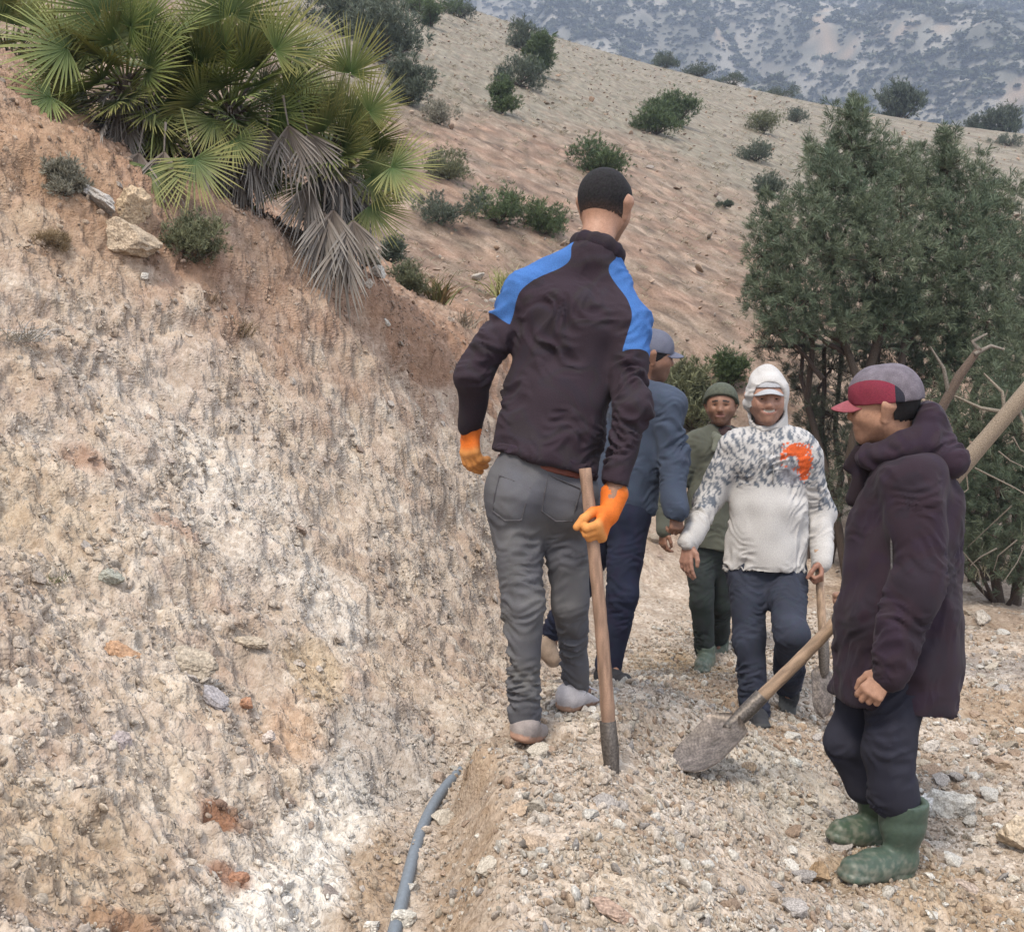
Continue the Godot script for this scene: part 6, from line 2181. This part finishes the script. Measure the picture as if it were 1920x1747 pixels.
# further back, olive jacket and knitted hat, one arm hanging
func beanie_man() -> void:
	var o := thing("person", "person in olive jacket and grey green knitted hat, walking behind the white hoodie", "person", Vector3(1.143, -0.203, -6.332), "workers on the track")
	var at: Vector3 = o.position
	var J := {
		"head": Vector3(1.234, 1.356, -6.481), "neck": Vector3(1.245, 1.165, -6.500), "pelvis": Vector3(1.191, 0.566, -6.435),
		"shR": Vector3(1.083, 1.116, -6.475), "shL": Vector3(1.405, 1.112, -6.515),
		"elR": Vector3(0.941, 0.858, -6.447), "wrR": Vector3(0.883, 0.639, -6.343),
		"elL": Vector3(1.478, 0.847, -6.486), "wrL": Vector3(1.433, 0.611, -6.360),
		"hipR": Vector3(1.122, 0.497, -6.428), "hipL": Vector3(1.258, 0.493, -6.447),
		"knR": Vector3(1.114, 0.207, -6.316), "knL": Vector3(1.261, 0.165, -6.492), "anR": Vector3(1.147, -0.090, -6.344), "anL": Vector3(1.290, -0.134, -6.681),
		"heR": Vector3(1.163, -0.202, -6.372), "toR": Vector3(1.081, -0.166, -6.134), "heL": Vector3(1.308, -0.227, -6.731), "toL": Vector3(1.253, -0.197, -6.513),
	}
	for k in J:
		J[k] -= at
	var up: Vector3 = (J.neck - J.pelvis).normalized()
	var r: Vector3 = (J.shR - J.shL).normalized()
	var fwd := up.cross(r).normalized()
	var hu := Vector3(0.0, 1.0, -0.02)
	var hf := Vector3(-0.22, -0.04, 1.0)
	var head := field()
	add_head(head, J.head, hu, hf, J.neck, 0.0)
	head.build(0.0045).paint(face_paint(J.head, hu, hf, SKIN_DARK * 1.1, HAIR, 0.0, 0.45))
	var hr := field()
	add_hand(hr, J.wrR, Vector3(0.0, -1.0, 0.15), Vector3(0.85, 0.0, -0.4), Vector3(0.2, 0, 0.9), [0.5, 0.6, 0.7, 0.8], 0.97, 0.0, 0.4)
	hr.build(0.005).paint(plain(SKIN_DARK * 1.1, 0.2, 40.0))
	var hl := field()
	add_hand(hl, J.wrL, Vector3(0.0, -1.0, 0.15), Vector3(-0.85, 0.0, -0.4), Vector3(0.2, 0, 0.9), [0.5, 0.6, 0.7, 0.8], 0.97, 0.0, 0.4)
	hl.build(0.006).paint(plain(SKIN_DARK, 0.2, 40.0))
	var bm := body_mesh(J, head, [hr, hl], SKIN_DARK, o)
	add_eyes(bm, J.head, hu, hf)
	var olive := Color(0.095, 0.098, 0.075)
	var F := field(0.012)
	add_torso(F, J, 0.028, 0.008, 1.08)
	F.cap(J.pelvis + up * 0.2, J.pelvis - up * 0.02, 0.172, 0.176, 0.05, fwd, 1.28, 0.008, 16.0, up)
	add_arm(F, J, "R", 0.020, 0.010, 0.004)
	add_arm(F, J, "L", 0.020, 0.010, 0.004)
	F.cut(J.pelvis - up * 0.06, -up)
	F.build(0.0085).paint(plain(olive, 0.3, 6.0))
	var jk := commit("jacket", [F], mats.cloth, o)
	var co := field(0.003)
	for s in [-1.0, 1.0]:
		co.cap(J.neck + fwd * 0.0 + r * s * 0.085 + up * 0.03, J.neck + fwd * 0.125 + r * s * 0.060 - up * 0.015, 0.036, 0.030, 0.02, fwd + r * s * 0.6, 1.7)
		co.cap(J.neck + fwd * 0.125 + r * s * 0.060 - up * 0.015, J.neck + fwd * 0.145 + r * s * 0.085 - up * 0.075, 0.028, 0.016, 0.02, fwd, 1.7)
	co.cap(J.neck - fwd * 0.06 + r * 0.06 + up * 0.04, J.neck - fwd * 0.06 - r * 0.06 + up * 0.04, 0.034, 0.034, 0.02)
	co.build(0.007).paint(plain(olive * 1.35, 0.2))
	commit("collar", [co], mats.cloth, jk)
	var sc := field(0.006)
	sc.cap(J.neck + fwd * 0.07 + up * 0.01, J.neck + fwd * 0.135 - up * 0.10, 0.055, 0.028, 0.03, fwd, 1.4, 0.01, 30.0)
	sc.cap(J.neck + r * 0.05 + up * 0.02, J.neck - r * 0.05 + up * 0.02, 0.058, 0.058, 0.03)
	sc.build(0.007).paint(plain(Color(0.05, 0.03, 0.03)))
	commit("scarf", [sc], mats.fleece, o)
	var K := add_crown(J.head, hu, hf, 0.016, 0.004, 0.62, 0.005, 0.012)
	K.paint(plain(Color(0.085, 0.092, 0.068), 0.35, 50.0))
	var hat := commit("knitted_hat", [K], mats.fleece, o)
	var band := add_crown(J.head, hu, hf, 0.021, 0.004, 0.62, 0.005, 0.0)
	band.paint(plain(Color(0.075, 0.082, 0.06), 0.35, 50.0))
	var hc: Vector3 = J.head
	var cutb := split(band, func(p: Vector3) -> float: return 0.030 - ((p - hc).dot(hu) - 0.62 * (p - hc).dot(hf)) - 0.004)
	commit("folded_band", [cutb[0]], mats.fleece, hat)
	var T := field(0.006)
	add_pelvis(T, J, 0.008, 0.004)
	add_leg(T, J, "R", 0.010, 0.008, 0.006)
	add_leg(T, J, "L", 0.010, 0.008, 0.006)
	T.build(0.0085).paint(plain(Color(0.028, 0.034, 0.032), 0.25, 6.0))
	commit("trousers", [T], mats.denim, o)
	add_boot(o, J.heR, J.toR, J.anR.lerp(J.knR, 0.12), Color(0.105, 0.135, 0.105), Color(0.07, 0.08, 0.065), 0.058, 0.009)
	add_boot(o, J.heL, J.toL, J.anL.lerp(J.knL, 0.12), Color(0.095, 0.120, 0.095), Color(0.07, 0.08, 0.065), 0.058, 0.009)


# mostly hidden behind the first man: blue grey jacket, navy trousers, peaked cap
func hidden_man() -> void:
	var o := thing("person", "person in blue grey jacket and navy trousers, mostly hidden behind the man with orange gloves", "person", Vector3(0.480, 0.100, -5.057), "workers on the track")
	var at: Vector3 = o.position
	var J := {
		"head": Vector3(0.657, 1.655, -5.246), "neck": Vector3(0.616, 1.477, -5.247), "pelvis": Vector3(0.522, 0.928, -5.187),
		"shR": Vector3(0.721, 1.410, -5.078), "shL": Vector3(0.538, 1.408, -5.400),
		"elR": Vector3(0.744, 1.168, -5.022), "wrR": Vector3(0.737, 0.969, -4.910),
		"elL": Vector3(0.478, 1.146, -5.432), "wrL": Vector3(0.495, 0.923, -5.307),
		"hipR": Vector3(0.542, 0.890, -5.102), "hipL": Vector3(0.470, 0.865, -5.261),
		"knR": Vector3(0.515, 0.554, -5.006), "knL": Vector3(0.328, 0.526, -5.304), "anR": Vector3(0.458, 0.211, -5.049), "anL": Vector3(0.206, 0.258, -5.456),
		"heR": Vector3(0.426, 0.091, -5.076), "toR": Vector3(0.537, 0.163, -4.883), "heL": Vector3(0.148, 0.174, -5.507), "toL": Vector3(0.232, 0.094, -5.418),
	}
	for k in J:
		J[k] -= at
	var up: Vector3 = (J.neck - J.pelvis).normalized()
	var r: Vector3 = (J.shR - J.shL).normalized()
	var fwd := up.cross(r).normalized()
	var hu := Vector3(0.10, 1.0, 0.0)
	var hf := Vector3(0.93, -0.28, -0.12)
	var head := field()
	add_head(head, J.head, hu, hf, J.neck, 0.0)
	head.build(0.0045).paint(face_paint(J.head, hu, hf, SKIN_DARK * 1.2, HAIR, 0.0, 0.4))
	var hr := field()
	add_hand(hr, J.wrR, Vector3(0.1, -1.0, 0.1), Vector3(-0.4, 0.0, -0.85), Vector3(0.9, 0, -0.3), [0.9, 1.0, 1.0, 1.0], 0.95, 0.0, 0.6)
	hr.build(0.005).paint(plain(SKIN_DARK, 0.2, 40.0))
	var hl := field()
	add_hand(hl, J.wrL, Vector3(0.1, -1.0, 0.0), Vector3(0.4, 0.0, 0.85), Vector3(0.9, 0, -0.3), [0.6, 0.7, 0.7, 0.7], 0.95, 0.0, 0.4)
	hl.build(0.006).paint(plain(SKIN_DARK, 0.2, 40.0))
	var bm := body_mesh(J, head, [hr, hl], SKIN_DARK, o)
	add_eyes(bm, J.head, hu, hf)
	var F := field(0.012)
	add_torso(F, J, 0.030, 0.009, 1.1)
	F.cap(J.pelvis + up * 0.2, J.pelvis + up * 0.0, 0.172, 0.172, 0.05, fwd, 1.25, 0.010, 16.0, up)
	add_arm(F, J, "R", 0.022, 0.013, 0.002)
	add_arm(F, J, "L", 0.024, 0.010, 0.002)
	F.cap(J.elR, J.wrR, 0.067, 0.055, 0.02, Vector3.ZERO, 1.0, 0.012, 24.0)
	F.cut(J.pelvis + up * 0.0, -up)
	F.build(0.008).paint(plain(Color(0.048, 0.062, 0.092), 0.3, 5.0))
	var jk := commit("jacket", [F], mats.cloth, o)
	var co := field(0.003)
	co.cap(J.neck - fwd * 0.05 + r * 0.05 + up * 0.02, J.neck + fwd * 0.07 + r * 0.06, 0.04, 0.034, 0.03)
	co.cap(J.neck - fwd * 0.05 - r * 0.05 + up * 0.02, J.neck + fwd * 0.07 - r * 0.06, 0.04, 0.034, 0.03)
	co.cap(J.neck - fwd * 0.06 + r * 0.05 + up * 0.03, J.neck - fwd * 0.06 - r * 0.05 + up * 0.03, 0.04, 0.04, 0.03)
	co.build(0.008).paint(plain(Color(0.055, 0.07, 0.10), 0.2))
	commit("collar", [co], mats.cloth, jk)
	var T := field(0.006)
	add_pelvis(T, J, 0.010, 0.004)
	add_leg(T, J, "R", 0.014, 0.009, 0.006)
	add_leg(T, J, "L", 0.012, 0.008, 0.004)
	T.build(0.0085).paint(plain(Color(0.017, 0.020, 0.040), 0.25, 6.0))
	commit("trousers", [T], mats.denim, o)
	add_shoe(o, J.heR, J.toR, J.anR, Vector3.UP, Color(0.03, 0.03, 0.035), Color(0.03, 0.03, 0.03), mats.leather, "shoe", 0.009)
	add_shoe(o, J.heL, J.toL, J.anL, Vector3(-0.5, 0.7, -0.2), Color(0.33, 0.25, 0.19), Color(0.30, 0.24, 0.19), mats.leather, "shoe", 0.009)
	var K := add_crown(J.head, hu, hf, 0.014, 0.020, -0.05, 0.005, 0.012)
	K.paint(plain(Color(0.13, 0.135, 0.175), 0.2))
	var cap := commit("cap", [K], mats.fleece, o)
	add_peak(cap, J.head, hu, hf, 0.040, 0.080, 0.12, Color(0.14, 0.145, 0.19), Color(0.14, 0.145, 0.19))
	var hair := add_crown(J.head, hu, hf, 0.005, -0.03, 0.55, 0.006)
	hair.paint(plain(HAIR, 0.4, 80.0))
	commit("hair", [hair], mats.fleece, o)



# ---------------------------------------------------------------- tools and pipe
# pointed digging blade, dished, with a rolled socket; from: where the socket starts, tip: the point, back: which way its back looks
func blade(from: Vector3, tip: Vector3, back: Vector3, half: float, dish: float, c: Color) -> ArrayMesh:
	var d := tip - from
	var L := d.length()
	d /= L
	back = (back - d * back.dot(d)).normalized()
	var side := d.cross(back)
	var v := PackedVector3Array()
	var idx := PackedInt32Array()
	var col := PackedColorArray()
	var rows := 15
	var cols := 11
	for face in 2:
		for j in rows:
			var s := j / (rows - 1.0)
			var w := half * (smoothstep(-0.05, 0.16, s) * (1.0 if s < 0.55 else sqrt(maxf(0.0, 1.0 - pow((s - 0.55) / 0.45, 2.2)))) + 0.004)
			for i in cols:
				var t := i / (cols - 1.0) * 2.0 - 1.0
				var h := dish * (t * t) * (1.0 - 0.5 * s) - dish * 1.5 * sin(s * PI * 0.55) + (0.006 * (1.0 - absf(t)) if s < 0.3 else 0.0)
				v.append(from + d * L * s + side * w * t - back * (h + face * 0.0035))
				var wear := 0.75 + 0.5 * n_fine.get_noise_2d(s * 9.0, t * 4.0 + 3.0)
				col.append(c * wear)
	for face in 2:
		var o := face * rows * cols
		for j in rows - 1:
			for i in cols - 1:
				var a := o + j * cols + i
				if face == 0:
					idx.append_array([a, a + cols, a + 1, a + 1, a + cols, a + cols + 1])
				else:
					idx.append_array([a, a + 1, a + cols, a + 1, a + cols + 1, a + cols])
	var rim := []
	for j in rows:
		rim.append(j * cols)
	for i in range(1, cols):
		rim.append((rows - 1) * cols + i)
	for j in range(rows - 2, -1, -1):
		rim.append(j * cols + cols - 1)
	for k in rim.size() - 1:
		var a: int = rim[k]
		var b: int = rim[k + 1]
		idx.append_array([a, b, a + rows * cols, b, b + rows * cols, a + rows * cols])
	return array_mesh(v, idx, col)


func shovel(label: String, top: Vector3, socket: Vector3, tip: Vector3, back: Vector3, r: float, bend: Vector3, c: Color, half := 0.105) -> Node3D:
	var o := thing("shovel", label, "shovel", tip)
	var pts := []
	var rad := []
	for k in 25:
		var t := k / 24.0
		pts.append(top.lerp(socket, t) + bend * sin(t * PI) - tip)
		rad.append(r * lerpf(0.88, 1.06, t) * (1.0 + 0.04 * sin(k * 2.3)))
	part("handle", tube(pts, rad, 16, c, 0.02, 0.45), mats.wood, o)
	var d := (socket - top).normalized()
	var neck := (tip - socket).normalized()
	part("socket", tube([socket - d * 0.10 - tip, socket - d * 0.01 - tip, socket + (d + neck) * 0.03 - tip, socket + neck * 0.085 - tip], [r * 1.22, r * 1.26, r * 1.05, r * 0.6], 12, Color(0.20, 0.175, 0.155), 0.03), mats.steel, o)
	part("blade", blade(socket + neck * 0.03 - tip, Vector3.ZERO, back, half, 0.022, Color(0.33, 0.275, 0.24)), mats.steel, o)
	return o


func build_tools() -> void:
	var s1 := shovel("wooden handled shovel gripped by the orange glove, blade sunk in the heap", Vector3(0.228, 1.323, -3.404), Vector3(0.306, 0.448, -3.284), Vector3(0.322, 0.239, -3.241), Vector3(1, 0.1, 0.25), 0.0215, Vector3(0.006, 0, 0), Color(0.30, 0.19, 0.13), 0.045)
	s1.set_meta("label", "wooden handled digging tool gripped by orange glove, its end sunk in the heap")
	shovel("long shovel of the man in the plum coat, blade resting on gravel", Vector3(1.328, 0.939, -3.800), Vector3(0.810, 0.410, -3.743), Vector3(0.558, 0.306, -3.550), Vector3(0.0, -1.0, -0.12), 0.0225, Vector3(0, -0.012, 0), Color(0.35, 0.245, 0.165), 0.088)
	shovel("shovel hanging upright from the hand of the man in white hoodie", Vector3(1.403, 0.777, -4.959), Vector3(1.418, 0.293, -4.856), Vector3(1.393, 0.035, -4.808), Vector3(0.2, 0, 1), 0.020, Vector3.ZERO, Color(0.40, 0.28, 0.19), 0.052)
	# water pipe in the trench
	var o := thing("pipe", "blue grey plastic water pipe lying in the trench along the bank foot", "pipe", on_ground(Vector3(-0.295, 0.211, -3.138)))
	var pts := []
	var rad := []
	var spots := [Vector3(-0.33, 0, -1.9), Vector3(-0.315, 0, -2.35), Vector3(-0.304, 0.209, -2.634), Vector3(-0.298, 0.212, -2.846), Vector3(-0.293, 0.211, -3.138), Vector3(-0.276, 0.208, -3.429), Vector3(-0.228, 0.205, -3.700), Vector3(-0.157, 0.205, -3.891), Vector3(-0.070, 0.200, -4.092), Vector3(0.017, 0.196, -4.273), Vector3(0.095, 0.141, -4.749)]
	for i in spots.size() - 1:
		for k in 6:
			var p: Vector3 = spots[i].lerp(spots[i + 1], k / 6.0)
			var y := 0.0
			for e in [-0.06, 0.0, 0.06]:
				y += ground(p.x, p.z + e) / 3.0
			pts.append(Vector3(p.x, y + lerpf(0.006, -0.026, smoothstep(-3.3, -4.1, p.z)) + 0.004 * sin(p.z * 5.0), p.z))
			rad.append(0.0185)
	for k in 30:
		for i in range(1, pts.size() - 1):
			pts[i] = (pts[i - 1] + pts[i] * 2.0 + pts[i + 1]) / 4.0
	for i in pts.size():
		pts[i] -= o.position
	part("tube", tube(pts, rad, 14, Color(0.17, 0.195, 0.22)), mats.pipe, o)
